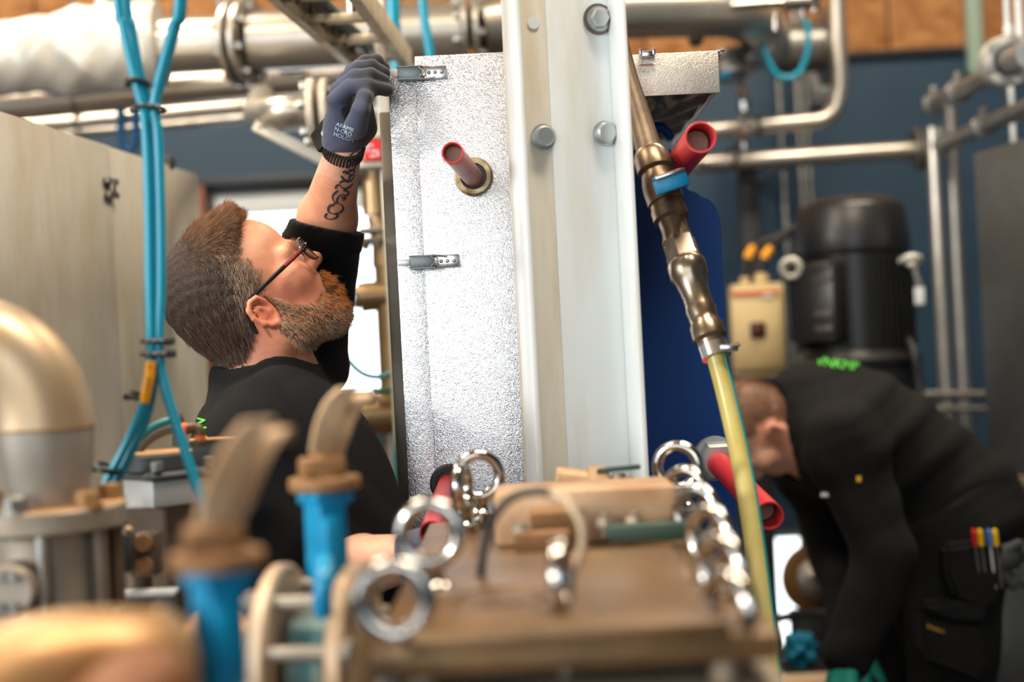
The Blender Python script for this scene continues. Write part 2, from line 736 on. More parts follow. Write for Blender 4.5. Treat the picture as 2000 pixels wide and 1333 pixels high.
struct('ceiling', bm, M_ceil)
bm = NB()
box(bm, (XL - 0.1, 3.1, ZC / 2), (0.2, 5.1, ZC))
struct('wall_left', bm, M_wall)
bm = NB()
box(bm, (XR + 0.1, 1.2, ZC / 2), (0.2, 8.9, ZC))
struct('wall_right', bm, M_wall)
bm = NB()                              # unseen wall behind the camera, opening and sill shaped for the foil's reflection
box(bm, ((0.9 + XR) / 2, -3.1, ZC / 2), (XR - 0.9, 0.2, ZC))
box(bm, ((XL + 0.9) / 2, -3.1, 0.62), (0.9 - XL, 0.2, 1.24))
box(bm, ((XL + 0.9) / 2, -3.1, (3.5 + ZC) / 2), (0.9 - XL, 0.2, ZC - 3.5))
struct('wall_front_unseen', bm, M_wall)
bm = NB()
box(bm, (XL - 0.1, -1.3, 0.45), (0.2, 3.7, 0.9))  # unseen sill added to trim low light, sun passes above it
struct('wall_side_unseen', bm, M_wall)

# windows in the back wall: frame, head rail, panes
for n, w, cuts in ((1, w1, 2), (2, w2, 1)):
    bm = NB()
    t = 0.035
    y = YB + 0.06
    for xx in (w[0] + t / 2, w[1] - t / 2):
        box(bm, (xx, y, (w[2] + w[3]) / 2), (t, 0.07, w[3] - w[2]), bev=0.004)
    for zz in (w[2] + t / 2, w[3] - t / 2):
        box(bm, ((w[0] + w[1]) / 2, y, zz), (w[1] - w[0] - 2 * t, 0.068, t), bev=0.004)
    fr = struct('window_%d' % n, bm, M_darkframe if n == 1 else M_white)
    if n == 1:
        bm = NB()
        box(bm, ((w[0] + w[1]) / 2, y - 0.01, w[3] - 0.072), (w[1] - w[0] - 2 * t, 0.05, 0.075), bev=0.006)
        ob('blind_cassette', bm, M_white, fr)
        bm = NB()
        box(bm, (w[0] - 0.012, YB - 0.012, (w[2] + w[3]) / 2), (0.032, 0.03, w[3] - w[2]), bev=0.003)
        ob('wooden_jamb', bm, M_brownwood, fr)
        bm = NB()
        box(bm, ((w[0] + w[1]) / 2, YB - 0.012, w[3] + 0.014), (w[1] - w[0] + 0.05, 0.03, 0.028), bev=0.003)
        ob('head_trim', bm, M_darkframe, fr)
    wd = (w[1] - w[0] - 2 * t) / cuts
    for i in range(cuts):
        bm = NB()
        box(bm, (w[0] + t + wd * (i + .5), y + 0.01, (w[2] + w[3]) / 2), (wd - 0.012, 0.006, w[3] - w[2] - 2 * t))
        ob('pane', bm, M_glass, fr)
        if i:
            bm = NB()
            box(bm, (w[0] + t + wd * i, y + 0.004, (w[2] + w[3]) / 2), (0.03, 0.05, w[3] - w[2] - 2 * t), bev=0.003)
            ob('mullion', bm, M_white, fr)

# ================================================================== left cabinet of galvanised sheet
A, Bq = T(0, 220, 2.3), T(383, 340, 3.2)
dirv = Vector((Bq.x - A.x, Bq.y - A.y, 0)).normalized()
nrm = V(dirv.y, -dirv.x, 0)             # faces the camera side (+x)
ztop = (A.z + Bq.z) / 2
cab = thing('metal_cabinet', 'tall galvanised sheet cabinet behind the bearded man, clip latch on its side', 'cabinet', (A.x - .3, A.y + .4, 0))
p0 = V(A.x, A.y, 0) - dirv * 0.45
p1 = V(Bq.x, Bq.y, 0)
body = [p0 - nrm * 0.6, p0 - nrm * 0.004, p1 - nrm * 0.004, p1 - nrm * 0.6]
bm = NB()
prism(bm, body, (0, 0, 1), ztop - 0.004)
ob('cabinet_body', bm, M_galv, cab)
seam = p0 + dirv * ((V(T(208, 400, 2.72).x, T(208, 400, 2.72).y, 0) - p0).dot(dirv))
for a_, b_, zt in ((p0, seam - dirv * 0.003, ztop), (seam + dirv * 0.002, p1 + dirv * 0.002, ztop - 0.001)):
    bm = NB()
    c_ = (a_ + b_) / 2
    box(bm, c_ + V(0, 0, zt / 2) + nrm * (0.002 if a_ is p0 else 0.0), ((b_ - a_).length, 0.008, zt), (dirv, nrm, V(0, 0, 1)), bev=0.0025)
    ob('sheet_panel', bm, M_galv, cab)
bm = NB()
lp = p0 + dirv * ((V(T(200, 370, 2.7).x, T(200, 370, 2.7).y, 0) - p0).dot(dirv))
lz = T(200, 370, 2.72).z
box(bm, lp + nrm * 0.012 + V(0, 0, lz + .012), (0.05, 0.012, 0.012), (dirv, nrm, V(0, 0, 1)), bev=0.002)
box(bm, lp + nrm * 0.012 + V(0, 0, lz - .014), (0.045, 0.014, 0.012), (dirv, nrm, V(0, 0, 1)), bev=0.002)
box(bm, lp + nrm * 0.014 + V(0, 0, lz), (0.018, 0.01, 0.03), (dirv, nrm, V(0, 0, 1)), bev=0.002)
ob('clip_latch', bm, M_steel, cab)
bm = NB()
bx = T(335, 322, 3.05)
box(bm, V(bx.x - .03, bx.y, ztop + 0.006), (0.07, 0.05, 0.03), bev=0.005)
single('cable_clamp', bm, M_darkframe, 'small dark clamp lying on top edge of the left galvanised cabinet', 'clamp')

# right cabinet
cab2 = thing('steel_enclosure', 'tall dull steel cabinet at the edge behind the bending worker', 'cabinet', T(1990, 600, 3.7) * 1 - V(0, 0, T(1990, 600, 3.7).z))
a2, b2 = T(1905, 300, 3.75), T(2060, 275, 3.35)
dv2 = V(b2.x - a2.x, b2.y - a2.y, 0).normalized()
n2 = V(dv2.y, -dv2.x, 0)
if n2.y > 0: n2 = -n2
q0 = V(a2.x, a2.y, 0)
q1 = q0 + dv2 * 0.9
bm = NB()
prism(bm, [q0 - n2 * .003, q1 - n2 * .003, q1 - n2 * .5, q0 - n2 * .5], (0, 0, 1), a2.z - .003)
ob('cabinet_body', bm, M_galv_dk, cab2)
zj = T(1950, 940, 3.6).z
for z0, z1 in ((0.06, zj - .012), (zj + .012, a2.z)):
    bm = NB()
    box(bm, (q0 + q1) / 2 + V(0, 0, (z0 + z1) / 2), ((q1 - q0).length, 0.012, z1 - z0), (dv2, n2, V(0, 0, 1)), bev=0.003)
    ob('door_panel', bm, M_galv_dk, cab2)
bm = NB()
box(bm, (q0 + q1) / 2 + V(0, 0, zj) + n2 * .004, ((q1 - q0).length, 0.012, .026), (dv2, n2, V(0, 0, 1)), bev=0.003)
ob('edge_rail', bm, mat('warm_edge_metal', (176, 160, 134), .45, .6), cab2)

# ================================================================== overhead pipes
D = 3.7
big = thing('insulated_pipe', 'wide silver pipe under the boards with a crumpled jacket and bolted flanges', 'pipe', T(480, 90, D))
# crumpled jacket: lathe with dented radius
a, b = T(-140, 128, D), T(300, 88, D)
bm = NB()
xx, yy, dd = frame_of(b - a)
nr, ns = 60, 64
prev = None
for i in range(nr + 1):
    t = i / nr
    px = -140 + 440 * t
    base = 72 if px < 60 else (72 + (px - 60) / 90 * 16 if px < 150 else 88 - max(0, px - 250) * 0.05)
    rr = []
    for k in range(ns):
        th = 2 * math.pi * k / ns
        dent = 5 * math.sin(3 * th + px * .05) * math.exp(-((px - 120) / 70) ** 2) + 7 * abs(math.sin(2 * th - px * .03 + 1)) * math.exp(-((px - 170) / 50) ** 2) + 1.2 * math.sin(7 * th + px * .11)
        r = S(base - dent, D)
        rr.append(bm.verts.new(a + (b - a) * t + xx * (r * math.cos(th)) + yy * (r * math.sin(th))))
    if prev: bridge(bm, prev, rr)
    else: bm.faces.new(list(reversed(rr)))
    prev = rr
bm.faces.new(prev)
ob('crumpled_jacket', bm, M_alu, big)
bm = NB()
c0, c1 = T(298, 88, D), T(318, 87, D)
lathe(bm, c0, c1, [(0, S(84, D)), (.15, S(88, D)), (.8, S(84, D)), (1, S(60, D))], 48)
ob('end_collar', bm, M_alu, big)
bm = NB()
cyl(bm, T(310, 90, D), T(466, 84, D), S(54, D), seg=48)
ob('pipe_section', bm, M_stain, big)
bm = NB()
cyl(bm, T(490, 82, D), T(900, 62, D), S(58, D), seg=48)
ob('pipe_section', bm, M_stain, big)
for i, (cx, cy, r, w) in enumerate(((466, 84, 86, 12), (488, 83, 86, 12), (908, 60, 74, 12), (930, 59, 74, 12))):
    bm = NB()
    p, q = T(cx - w / 2, cy, D), T(cx + w / 2, cy - .6, D)
    if i < 2:
        fa_ = V(.955, -.295, -.045).normalized()
        mid_ = (p + q) / 2
        p, q = mid_ - fa_ * S(w / 2, D), mid_ + fa_ * S(w / 2, D)
    cyl(bm, p, q, S(r, D), seg=48, bev=S(2, D))
    ob('flange', bm, M_stain, big)
    if i in (1, 3): flange_bolts(big, q, q - p, S(r - 16, D), 8, S(15, D), S(13, D), M_steel, .3)
    else: flange_bolts(big, p, p - q, S(r - 16, D), 8, S(15, D), S(13, D), M_steel, .3)
bm = NB()
cyl(bm, T(930, 59, D), T(1020, 45, 3.75), S(54, D), seg=48)
el = smooth_path([T(1020, 45, 3.75), T(1200, 26, 3.85), T(1360, 24, 3.95), T(1440, 30, 4.05), T(1495, 62, 4.3), T(1500, 84, 4.6), T(1505, 92, 4.9)], 8)
tube(bm, el, S(50, 3.9), 40)
ob('pipe_elbow', bm, M_stain, big)
bm = NB()
for px in (470, 930):          # hangers to the ceiling
    p = T(px - 40, 30, D)
    cyl(bm, p, V(p.x, p.y, ZC), .008, seg=10)
ob('hanger_rod', bm, M_steel, big)
bm = NB()
p = T(200, 20, D)
cyl(bm, p, V(p.x, p.y, ZC), S(13, D), seg=14)
ob('hanger_rod', bm, M_white, big)

pp = [
    ('service_pipe', 'silver pipe running close beneath the crumpled insulated pipe', [(-120, 222, 3.95), (330, 172, 3.95), (700, 146, 3.95)], 30, M_stain),
    ('service_pipe', 'slimmer grey pipe below the silver pipe at the upper wall', [(-120, 262, 4.1), (330, 222, 4.1), (660, 192, 4.1)], 15, M_stain),
    ('conduit', 'thin steel conduit lowest of the pipes over the left cabinet', [(-120, 282, 4.2), (330, 244, 4.2), (640, 216, 4.2)], 9, M_steel),
]
for nm, lb, pts, r, m in pp:
    bm = NB()
    tube(bm, [T(*p) for p in pts], S(r, pts[0][2]), 24)
    t = single(nm, bm, m, lb, 'pipe')
    if nm == 'service_pipe':
        for px in (150, 600):
            bm = NB()
            q = T(px, pts[0][1] + (pts[2][1] - pts[0][1]) * (px + 120) / 780, pts[0][2])
            torus(bm, q, V(1, 0, 0.0), S(r + 2, pts[0][2]), .004, 28, 8)
            cyl(bm, q + V(0, 0, S(r, 4)), V(q.x, q.y, ZC), .004, seg=8)
            ob('pipe_clamp', bm, M_steel, t)

# black bracket under the big pipe, right of the flange
bm = NB()
q = T(568, 136, 3.8)
box(bm, q, (S(44, 3.8), .03, S(14, 3.8)), bev=.004)
cyl(bm, q, q + V(0, 0, .12), .006, seg=10)
single('pipe_bracket', bm, M_black, 'black bracket between the big pipe and the silver pipe below it', 'bracket')
# blue loop hanging over the cabinet
bm = NB()
tube(bm, smooth_path([T(236, 200, 4.05), T(238, 270, 4.05), T(250, 296, 4.05), T(264, 280, 4.05), T(266, 205, 4.05)]), S(9, 4.05), 12)
single('blue_hose_loop', bm, mat('deep_blue_hose', (0, 82, 128), .4), 'dark blue hose loop hanging from the pipes above the left cabinet', 'hose')

# ================================================================== branch pipe with flanges and strut (behind the raised arm)
D = 3.0
br = thing('branch_pipe', 'stainless branch pipe with a bolted flange pair beside the raised wrist', 'pipe', T(560, 217, D))
bm = NB()
tube(bm, smooth_path([T(511, 190, 3.6), T(508, 205, 3.4), T(505, 222, 3.15), T(545, 219, D), T(612, 215, D)]), S(31, D), 28)
ob('pipe_elbow', bm, M_stain, br)
for cx in (612, 638):
    bm = NB()
    cyl(bm, T(cx - 7, 222, D), T(cx + 7, 221, D), S(68, D), seg=44, bev=.002)
    ob('flange', bm, mat('cream_flange', (212, 202, 184), .45, .3), br)
flange_bolts(br, T(605, 222, D), V(-1, 0, 0), S(54, D), 6, S(17, D), S(14, D), M_steel, .2)
flange_bolts(br, T(645, 222, D), V(1, 0, 0), S(54, D), 6, S(17, D), S(14, D), M_steel, .2)
bm = NB()
cyl(bm, T(645, 221, D), T(790, 214, D), S(33, D), seg=28)
ob('pipe_section', bm, M_stain, br)
bm = NB()
u_, v_ = T(500, 246, 3.05), T(668, 330, 3.05)
ax = (v_ - u_).normalized()
box(bm, (u_ + v_) / 2, ((v_ - u_).length, .05, S(24, 3)), (ax, V(0, 1, 0), ax.cross(V(0, 1, 0))), bev=.003)
box(bm, (T(500, 242, 3.05) + T(640, 258, 3.05)) / 2, (S(130, 3), .05, S(7, 3)), bev=.002)
ob('support_strut', bm, M_galv, br)

# ================================================================== frame, pipe stack and glass between window and foil panel
D = 2.9
fr = thing('pipe_rack', 'pale steel rack post with cross rails left of the foil panel', 'rack', V(T(745, 600, D).x, D, 0))
bm = NB()
pt = T(748, 200, D)
box(bm, V(pt.x + .0, D, 1.1), (S(22, D), .03, 2.5), bev=.004)
ob('post', bm, M_galv, fr)
for y in (266, 322):
    bm = NB()
    p, q = T(690, y + 1, D - .02), T(757, y - 2, D - .02)
    box(bm, (p + q) / 2, ((q - p).length, .025, S(14, D)), bev=.003)
    ob('cross_rail', bm, M_galv, fr)
sg = thing('red_label', 'red sign plate with white pictogram on the pale steel rack', 'sign', T(727, 295, D - .035))
bm = NB()
box(bm, T(727, 294, D - .036), (S(44, D), .006, S(40, D)), bev=.001)
ob('sign_plate', bm, mat('sign_red', (216, 30, 32), .4), sg)
bm = NB()
for (x0, y0, w, h) in ((717, 286, 3, 22), (724, 284, 10, 3), (730, 295, 12, 3), (728, 305, 10, 3), (738, 300, 3, 12), (709, 294, 2, 38)):
    box(bm, T(x0, y0, D - .0400), (S(w, D), .0015, S(h, D)))
ob('pictogram', bm, M_white, sg)
M_goldlit = mat('gold_lit_stainless', (170, 144, 108), .36, .75, c2=(146, 118, 84), nscale=6, rvar=.08)  # warm light on the stainless painted into its colour
stk = thing('pipe_stack', 'golden lit vertical pipe stack with flanges and tee beside the bright window', 'pipe', V(T(755, 600, D).x, D + .0, 0))
D = 3.1
for nm, y0, y1, x, r in (('pipe_section', 336, 420, 732, 27), ('pipe_section', 470, 790, 752, 24)):
    bm = NB()
    cyl(bm, T(x, y0, D), T(x + (y1 - y0) * .05, y1, D), S(r, D), seg=28)
    ob(nm, bm, M_goldlit, stk)
bm = NB()
tube(bm, [T(736, 420, D), T(742, 440, D), T(748, 480, D), T(752, 520, D)], [S(20, D), S(22, D), S(22, D), S(25, D)], 24)
ob('pipe_reducer', bm, M_goldlit, stk)
for y in (451, 470):
    bm = NB()
    p = T(740, y - 5, D)
    cyl(bm, p, p - V(0, 0, S(10, D)), S(40, D), seg=36, bev=.002)
    ob('flange', bm, M_castgrey, stk)
flange_bolts(stk, T(740, 476, D), V(0, 0, -1), S(31, D), 6, S(13, D), S(10, D), M_castgrey)
bm = NB()
tube(bm, smooth_path([T(790, 576, D), T(740, 578, D), T(716, 580, D), T(704, 582, D)]), S(29, D), 28)
ob('tee_branch', bm, M_goldlit, stk)
gb = thing('sight_glass', 'small clear glass bulb on the end of the golden lit tee branch', 'gauge', T(685, 582, D))
bm = NB()
lathe(bm, T(704, 581, D), T(668, 583, D), [(0, S(14, D)), (.15, S(20, D)), (.6, S(22, D)), (.9, S(16, D)), (1, S(6, D))], 24)
ob('glass_bulb', bm, mat('clear_glass_bulb', (226, 224, 215), .15, trans=.6), gb)
bm = NB()
torus(bm, T(700, 581, D), V(1, 0, 0), S(19, D), S(4, D), 24, 8)
ob('bezel', bm, M_steel, gb)
# lower tank, green valve, teal tube
tk = thing('filter_tank', 'stainless cylinder below the pipe stack beside the foil panel edge', 'tank', T(760, 850, D))
bm = NB()
lathe(bm, T(700, 812, D), T(830, 806, D), [(0, S(30, D)), (.08, S(40, D)), (.92, S(40, D)), (1, S(30, D))], 32)
ob('tank_shell', bm, M_goldlit, tk)
bm = NB()
cyl(bm, T(765, 845, D), V(T(765, 845, D).x, D, 0), S(18, D), seg=20)
ob('support_leg', bm, M_steel, tk)
bm = NB()
box(bm, T(752, 763, D - .05), (S(50, D), .03, S(10, D)), bev=.004)
single('green_handle', bm, mat('dark_green_paint', (20, 92, 74), .4), 'dark green valve handle above the stainless cylinder', 'handle')
bm = NB()
tube(bm, smooth_path([T(668, 600, 3.0), T(661, 640, 3.0), T(672, 690, 3.0), T(705, 728, 3.0), T(745, 736, 3.0), T(790, 716, 3.0)]), S(5.2, 3), 12)
single('teal_air_tube', bm, mat('dark_teal_tube', (0, 122, 132), .35), 'thin teal tube curving in a loop before the bright window', 'hose')
bm = NB()
tube(bm, smooth_path([T(782, 770, 2.8), T(779, 850, 2.8), T(775, 960, 2.8), T(776, 1060, 2.8), V(T(776, 1060, 2.8).x, 2.8, .3), V(T(776, 1060, 2.8).x, 2.8, .0)]), S(7, 2.8), 12)
single('teal_air_tube', bm, mat('dark_teal_tube', (0, 122, 132), .35), 'straight teal tube running down beside the foil panel edge', 'hose')

# ================================================================== heat exchanger: foil jacket, channel, blue plate
M_stucco = mat('stucco_embossed_foil', (224, 224, 227), 0.27, 1.0, bump=0.5, bscale=235, bdist=0.0012, vor=True)
M_lining = mat('crumpled_dark_lining', (124, 106, 86), 0.4, 0.5, c2=(84, 68, 54), nscale=8, bump=0.8, bscale=14, bdist=0.02)
M_beam = mat('white_gloss_steel_paint', (222, 228, 230), 0.35, c2=(198, 192, 178), nscale=3.5, lo=0.48, hi=0.8, stretch=(3, 3, 0.5), bump=0.04, bscale=60)
M_plate = mat('royal_blue_paint', (0, 52, 118), 0.5, spec=.25, bump=0.08, bscale=70)
M_latch = mat('bright_latch_steel', (216, 218, 220), 0.22, 1.0)
M_zincgrey = mat('zinc_bolt', (186, 192, 192), 0.35, 0.7)
M_grommet = mat('stained_washer', (200, 184, 146), 0.45, 0.4, c2=(120, 86, 44), nscale=60)

YP = 2.04
jx0, jx1 = T(812, 300, YP).x - (0), T(1180, 300, YP).x
zt = T(880, 106, YP).z
z0 = 0.86
jk = thing('foil_jacket', 'shiny stucco foil insulation jacket the bearded man is unlatching', 'insulation panel', (0.0, YP + .25, z0))
sx0, sx1 = T(757, 140, YP).x, T(813, 190, YP).x
zt2 = T(785, 133, YP).z
bm = NB()
box(bm, ((sx1 + jx1) / 2, YP + .009, (zt + z0) / 2), (jx1 - sx1, .018, zt - z0), bev=.002)
ob('front_sheet', bm, M_stucco, jk)
bm = NB()
box(bm, ((sx0 + sx1) / 2 + .004, YP + .0105, (zt2 + z0) / 2), (sx1 - sx0 + .008, .018, zt2 - z0), bev=.001)
ob('side_strip', bm, M_stucco, jk)
bm = NB()
box(bm, ((sx0 + jx1) / 2 + .003, YP + .30, (zt2 - .004 + z0) / 2), (jx1 - sx0 - .006, .54, zt2 - .004 - z0))
ob('jacket_body', bm, M_stucco, jk)


def latch(px, py, kx, parent):
    """toggle latch: lever box, pull tab, keeper plate, three rivets; px,py lever left end"""
    yl = YP - .001
    L = bpy.data.objects.new('toggle_latch', None)
    COL.objects.link(L)
    L.parent = parent
    L.location = T(px, py, yl) - wloc(parent)
    u = CR
    up = V(0, 0, 1)
    X = V(1, 0, 0)
    f = lambda dx, dy, dz=0.0: T(px, py, yl) + X * S(dx, YP) - up * S(dy, YP) + V(0, -dz, 0)
    bm = NB()
    box(bm, f(25, 0, .006), (S(50, YP), .012, S(27, YP)), bev=.002)
    box(bm, f(25, -12, .0125), (S(50, YP), .002, S(2, YP)))
    box(bm, f(25, 12, .0125), (S(50, YP), .002, S(2, YP)))
    ob('lever', bm, mat('dark_reflection_latch_steel', (112, 118, 118), .4, .8), L)  # dark reflection put into the lever's steel colour
    bm = NB()
    box(bm, f(-10, 0, .012), (S(24, YP), .002, S(12, YP)), bev=.0008)
    ob('pull_tab', bm, M_white if py < 300 else M_zincgrey, L)
    bm = NB()
    p = [f(43, -10, .0135), f(53, 0, .0135), f(43, 10, .0135)]
    tube(bm, p, .0012, 8)
    tube(bm, [f(44, -13, .008), f(62, -11, .008), f(74, -9, .006)], .0011, 8)
    tube(bm, [f(44, 13, .008), f(62, 11, .008), f(74, 9, .006)], .0011, 8)
    ob('wire_bail', bm, M_latch, L)
    bm = NB()
    box(bm, f(73, 0, .0025), (S(48, YP), .003, S(25, YP)), bev=.0008)
    box(bm, f(52, 0, .006), (S(8, YP), .009, S(16, YP)), bev=.001)
    ob('keeper_plate', bm, M_latch, L)
    bm = NB()
    for dx in (62, 74, 87):
        lathe(bm, f(dx, 0, .003), f(dx, 0, .0062), [(0, .0030), (.6, .0026), (1, .0012)], 14)
    ob('rivets', bm, M_steel, L)


latch(776, 146, 825, jk)
latch(800, 514, 843, jk)
# stain under the lower latch
# washers where the bolts pass
for px, py in ((925, 346), (878, 944)):
    bm = NB()
    c = T(px, py, YP)
    lathe(bm, c + V(0, .004, 0), c - V(0, .012, 0), [(0, S(26, YP)), (0, S(38, YP)), (.7, S(38, YP)), (1, S(34, YP)), (1, S(26, YP)), (0, S(26, YP))], 36, cap=False)
    ob('washer', bm, M_grommet if py < 600 else M_rubber, jk)
    bm = NB()
    cyl(bm, c + V(0, -.0005, 0), c + V(0, -.004, 0), S(27, YP), seg=28)
    ob('bolt_hole', bm, M_black, jk)


def bolt_sleeve(a, b, r, label, nm='bolt_sleeve', fill=.85, pale=False):
    t = thing(nm, label, 'tube', a, 'red plastic bolt sleeves')
    bm = NB()
    pipe_shell(bm, a, b, r, r * .12, 36)
    ob('sleeve', bm, mat('pale_pink_sleeve', (206, 150, 142), .45, c2=(196, 116, 112), nscale=24) if pale else M_red, t)
    if pale:
        bm = NB()
        torus(bm, b, Vector(b) - Vector(a), r * .93, r * .1, 36, 8)
        ob('red_rim', bm, M_red, t)
    bm = NB()
    a, b = Vector(a), Vector(b)
    cyl(bm, a, a + (b - a) * fill, r * .80, seg=28)
    ob('threaded_rod', bm, mat('dull_thread', (150, 112, 100), .55, .4, bump=.4, bscale=300), t)
    return t


bolt_sleeve(T(925, 347, YP + .0), T(884, 299, 1.78), S(21.5, 1.8), 'pinkish red tube pointing out of the foil jacket under the upper latch', fill=.94, pale=True)
bolt_sleeve(T(876, 946, YP), T(843, 1042, 1.72), S(24, 1.74), 'short red tube low on the foil jacket, seen through a lifting ring', fill=.9)
bolt_sleeve(T(1296, 362, 2.2), T(1368, 268, 1.78), S(31, 1.78), 'upper red tube on the blue plate, behind the brass valve', fill=.9)
low = bolt_sleeve(T(1392, 893, 2.2), T(1503, 1008, 1.78), S(28, 1.8), 'lower red tube on the blue plate, crossing behind the yellow hose', fill=.9)
bm = NB()
na, nbv = T(1398, 897, 2.17), T(1406, 906, 2.12)
dn = (T(1503, 1008, 1.78) - T(1392, 893, 2.2)).normalized()
cyl(bm, na - dn * .012, na, S(44, 2.15), seg=32)
hexa(bm, na, dn, S(70, 2.15), .03)
ob('hex_nut', bm, M_zincgrey, low)

# white channel in front of the jacket
a_ = math.radians(15)
e1 = V(math.cos(a_), math.sin(a_), 0)
nn = V(math.sin(a_), -math.cos(a_), 0)
up = V(0, 0, 1)
c0 = T(1006, 60, 1.78)
c0 = V(c0.x, c0.y, 0)
wch = .149
dep = .052
zc0, zc1 = 0.0, 2.6
ch = thing('steel_channel', 'broad white painted steel channel standing before the foil jacket', 'steel profile', c0)
bm = NB()
box(bm, c0 + e1 * (wch * .69) - nn * (dep + .005) + up * ((zc0 + zc1) / 2), (wch * .62, .010, zc1 - zc0), (e1, nn, up), bev=.001)
ob('web', bm, M_beam, ch)
bm = NB()
box(bm, c0 + e1 * (wch * .19) - nn * (dep + .0055) + up * ((zc0 + zc1) / 2), (wch * .38, .010, zc1 - zc0), (e1, nn, up), bev=.001)
ob('web_strip', bm, mat('stained_white_paint', (220, 216, 204), 0.4, c2=(196, 182, 156), nscale=5, lo=.45, hi=.75, stretch=(4, 4, .5)), ch)
for k, e in enumerate((.004, wch - .004)):
    bm = NB()
    box(bm, c0 + e1 * e - nn * (dep / 2) + up * ((zc0 + zc1) / 2), (.008, dep, zc1 - zc0), (e1, nn, up), bev=.002)
    ob('channel_side', bm, M_beam, ch)


def on_web(px, py):
    """point of the web's front face under a pixel"""
    d = (T(px, py, 1) - CAM)
    q = c0 - nn * dep
    t = (q - CAM).dot(nn) / d.dot(nn)
    return CAM + d * t


for px, py in ((1060, 268), (1181, 261), (1168, 38)):
    q = on_web(px, py)
    if py < 100:
        bm = NB()
        cyl(bm, q, q + nn * .003, .0205, seg=28)
        ob('rust_ring', bm, mat('brown_grey_washer', (112, 98, 86), .5, .5), ch)
    bm = NB()
    cyl(bm, q, q + nn * .004, .0165, seg=28)
    lathe(bm, q + nn * .004, q + nn * .014, [(0, .0135), (.7, .0135), (1, .011)], 6 if py < 100 else 24)
    ob('bolt', bm, M_zincgrey, ch)
bm = NB()
q = on_web(1042, 45)
cyl(bm, q - nn * .001, q + nn * .0012, .008, seg=20)
ob('plug', bm, M_white, ch)

# right top cover of the jacket (open underneath)
YC = 2.1
rx0, rx1 = T(1190, 140, YC).x, T(1404, 140, YC).x
rz1, rz0 = T(1400, 99, YC).z, T(1390, 182, YC).z
yb2 = 2.68
cv = thing('foil_cover', 'foil top cover with open dark underside to the right of the white channel', 'insulation panel', ((rx0 + rx1) / 2, YC + .3, rz0))
bm = NB()
box(bm, ((rx0 + rx1) / 2, YC, (rz0 + rz1) / 2), (rx1 - rx0, .004, rz1 - rz0), bev=.001)
box(bm, ((rx0 + rx1) / 2, (YC + yb2) / 2, rz1 - .002), (rx1 - rx0 - .002, yb2 - YC, .004), bev=.001)
box(bm, (rx1 - .002, (YC + yb2) / 2 + .003, (rz0 + rz1) / 2), (.004, yb2 - YC, rz1 - rz0 - .006), bev=.001)
ob('cover_sheet', bm, mat('satin_stucco_sheet', (222, 214, 202), 0.42, 0.8, bump=0.45, bscale=235, bdist=0.0012, vor=True), cv)
bm = NB()
box(bm, (rx1 + .004, YC + .02, rz1 - .0), (.012, .04, .003), bev=.001)
ob('bent_lip', bm, M_latch, cv)
bm = NB()
nx, ny = 26, 26
grid = []
for i in range(nx + 1):
    row = []
    for j in range(ny + 1):
        x = rx0 + (rx1 - rx0 - .006) * i / nx
        y = YC + .004 + (yb2 - YC - .006) * j / ny
        cr = .006 * math.sin(i * 1.1 + 1.7 * math.sin(j * .6)) * math.exp(-((i - 14) / 6) ** 2 - ((j - 7) / 5) ** 2) + .003 * math.sin(i * .7 + j * .9)
        row.append(bm.verts.new((x, y, rz0 + .010 + cr)))
    grid.append(row)
for i in range(nx):
    for j in range(ny):
        bm.faces.new((grid[i][j], grid[i + 1][j], grid[i + 1][j + 1], grid[i][j + 1]))
r_ = bmesh.ops.extrude_face_region(bm, geom=bm.faces[:])
for g in r_['geom']:
    if isinstance(g, bmesh.types.BMVert): g.co.z += .03
ob('inner_lining', bm, M_lining, cv)
bm = NB()
lk = [T(1247, 127, YC - .006), T(1251, 108, YC - .006), T(1275, 105, YC - .006), T(1280, 125, YC - .006)]
tube(bm, lk, .0011, 8, closed=True)
ob('wire_bail', bm, M_latch, cv)
bm = NB()
box(bm, T(1263, 106, YC - .007), (S(24, YC), .012, S(12, YC)), bev=.001)
box(bm, T(1250, 103, YC - .007), (S(6, YC), .014, S(14, YC)), bev=.001)
box(bm, T(1276, 102, YC - .007), (S(6, YC), .014, S(14, YC)), bev=.001)
ob('keeper_clip', bm, M_latch, cv)

# blue pressure plate with lifting lug
YBp = 2.24
out = [(1180, 292), (1310, 292), (1322, 330), (1345, 372)]
out += [(1345 + (1372 - 1345) * t, 372 + 14 * t * t) for t in (.5, 1)]
out += [(1372 + 36 * math.sin(a * math.pi / 2 / 6), 386 + 62 * (1 - math.cos(a * math.pi / 2 / 6))) for a in range(1, 7)]
tr = [T(x, y, YBp) for x, y in out]
xr = tr[-1].x
poly = tr + [V(xr, YBp, .12), V(tr[0].x, YBp, .12)]
bp = thing('pressure_plate', 'deep blue painted plate with rounded upper corner behind the yellow hose', 'steel plate', (xr - .1, YBp, .12))
bm = NB()
prism(bm, poly, (0, 1, 0), .04)
ob('plate', bm, M_plate, bp, ang=50)
bm = NB()
hp = [T(1262, 300, 2.3), T(1262, 268, 2.3), T(1274, 252, 2.3), T(1292, 250, 2.3), T(1306, 262, 2.3), T(1308, 274, 2.3)]
tube(bm, smooth_path(hp), [S(11, 2.3)] * 20 + [S(9, 2.3)] * 8 + [S(6, 2.3)] * 3, 12)
ob('lifting_hook', bm, M_plate, bp)
bm = NB()
box(bm, (xr - .08, YBp + .03, .06), (.26, .12, .12), bev=.006)
ob('foot', bm, M_plate, bp)

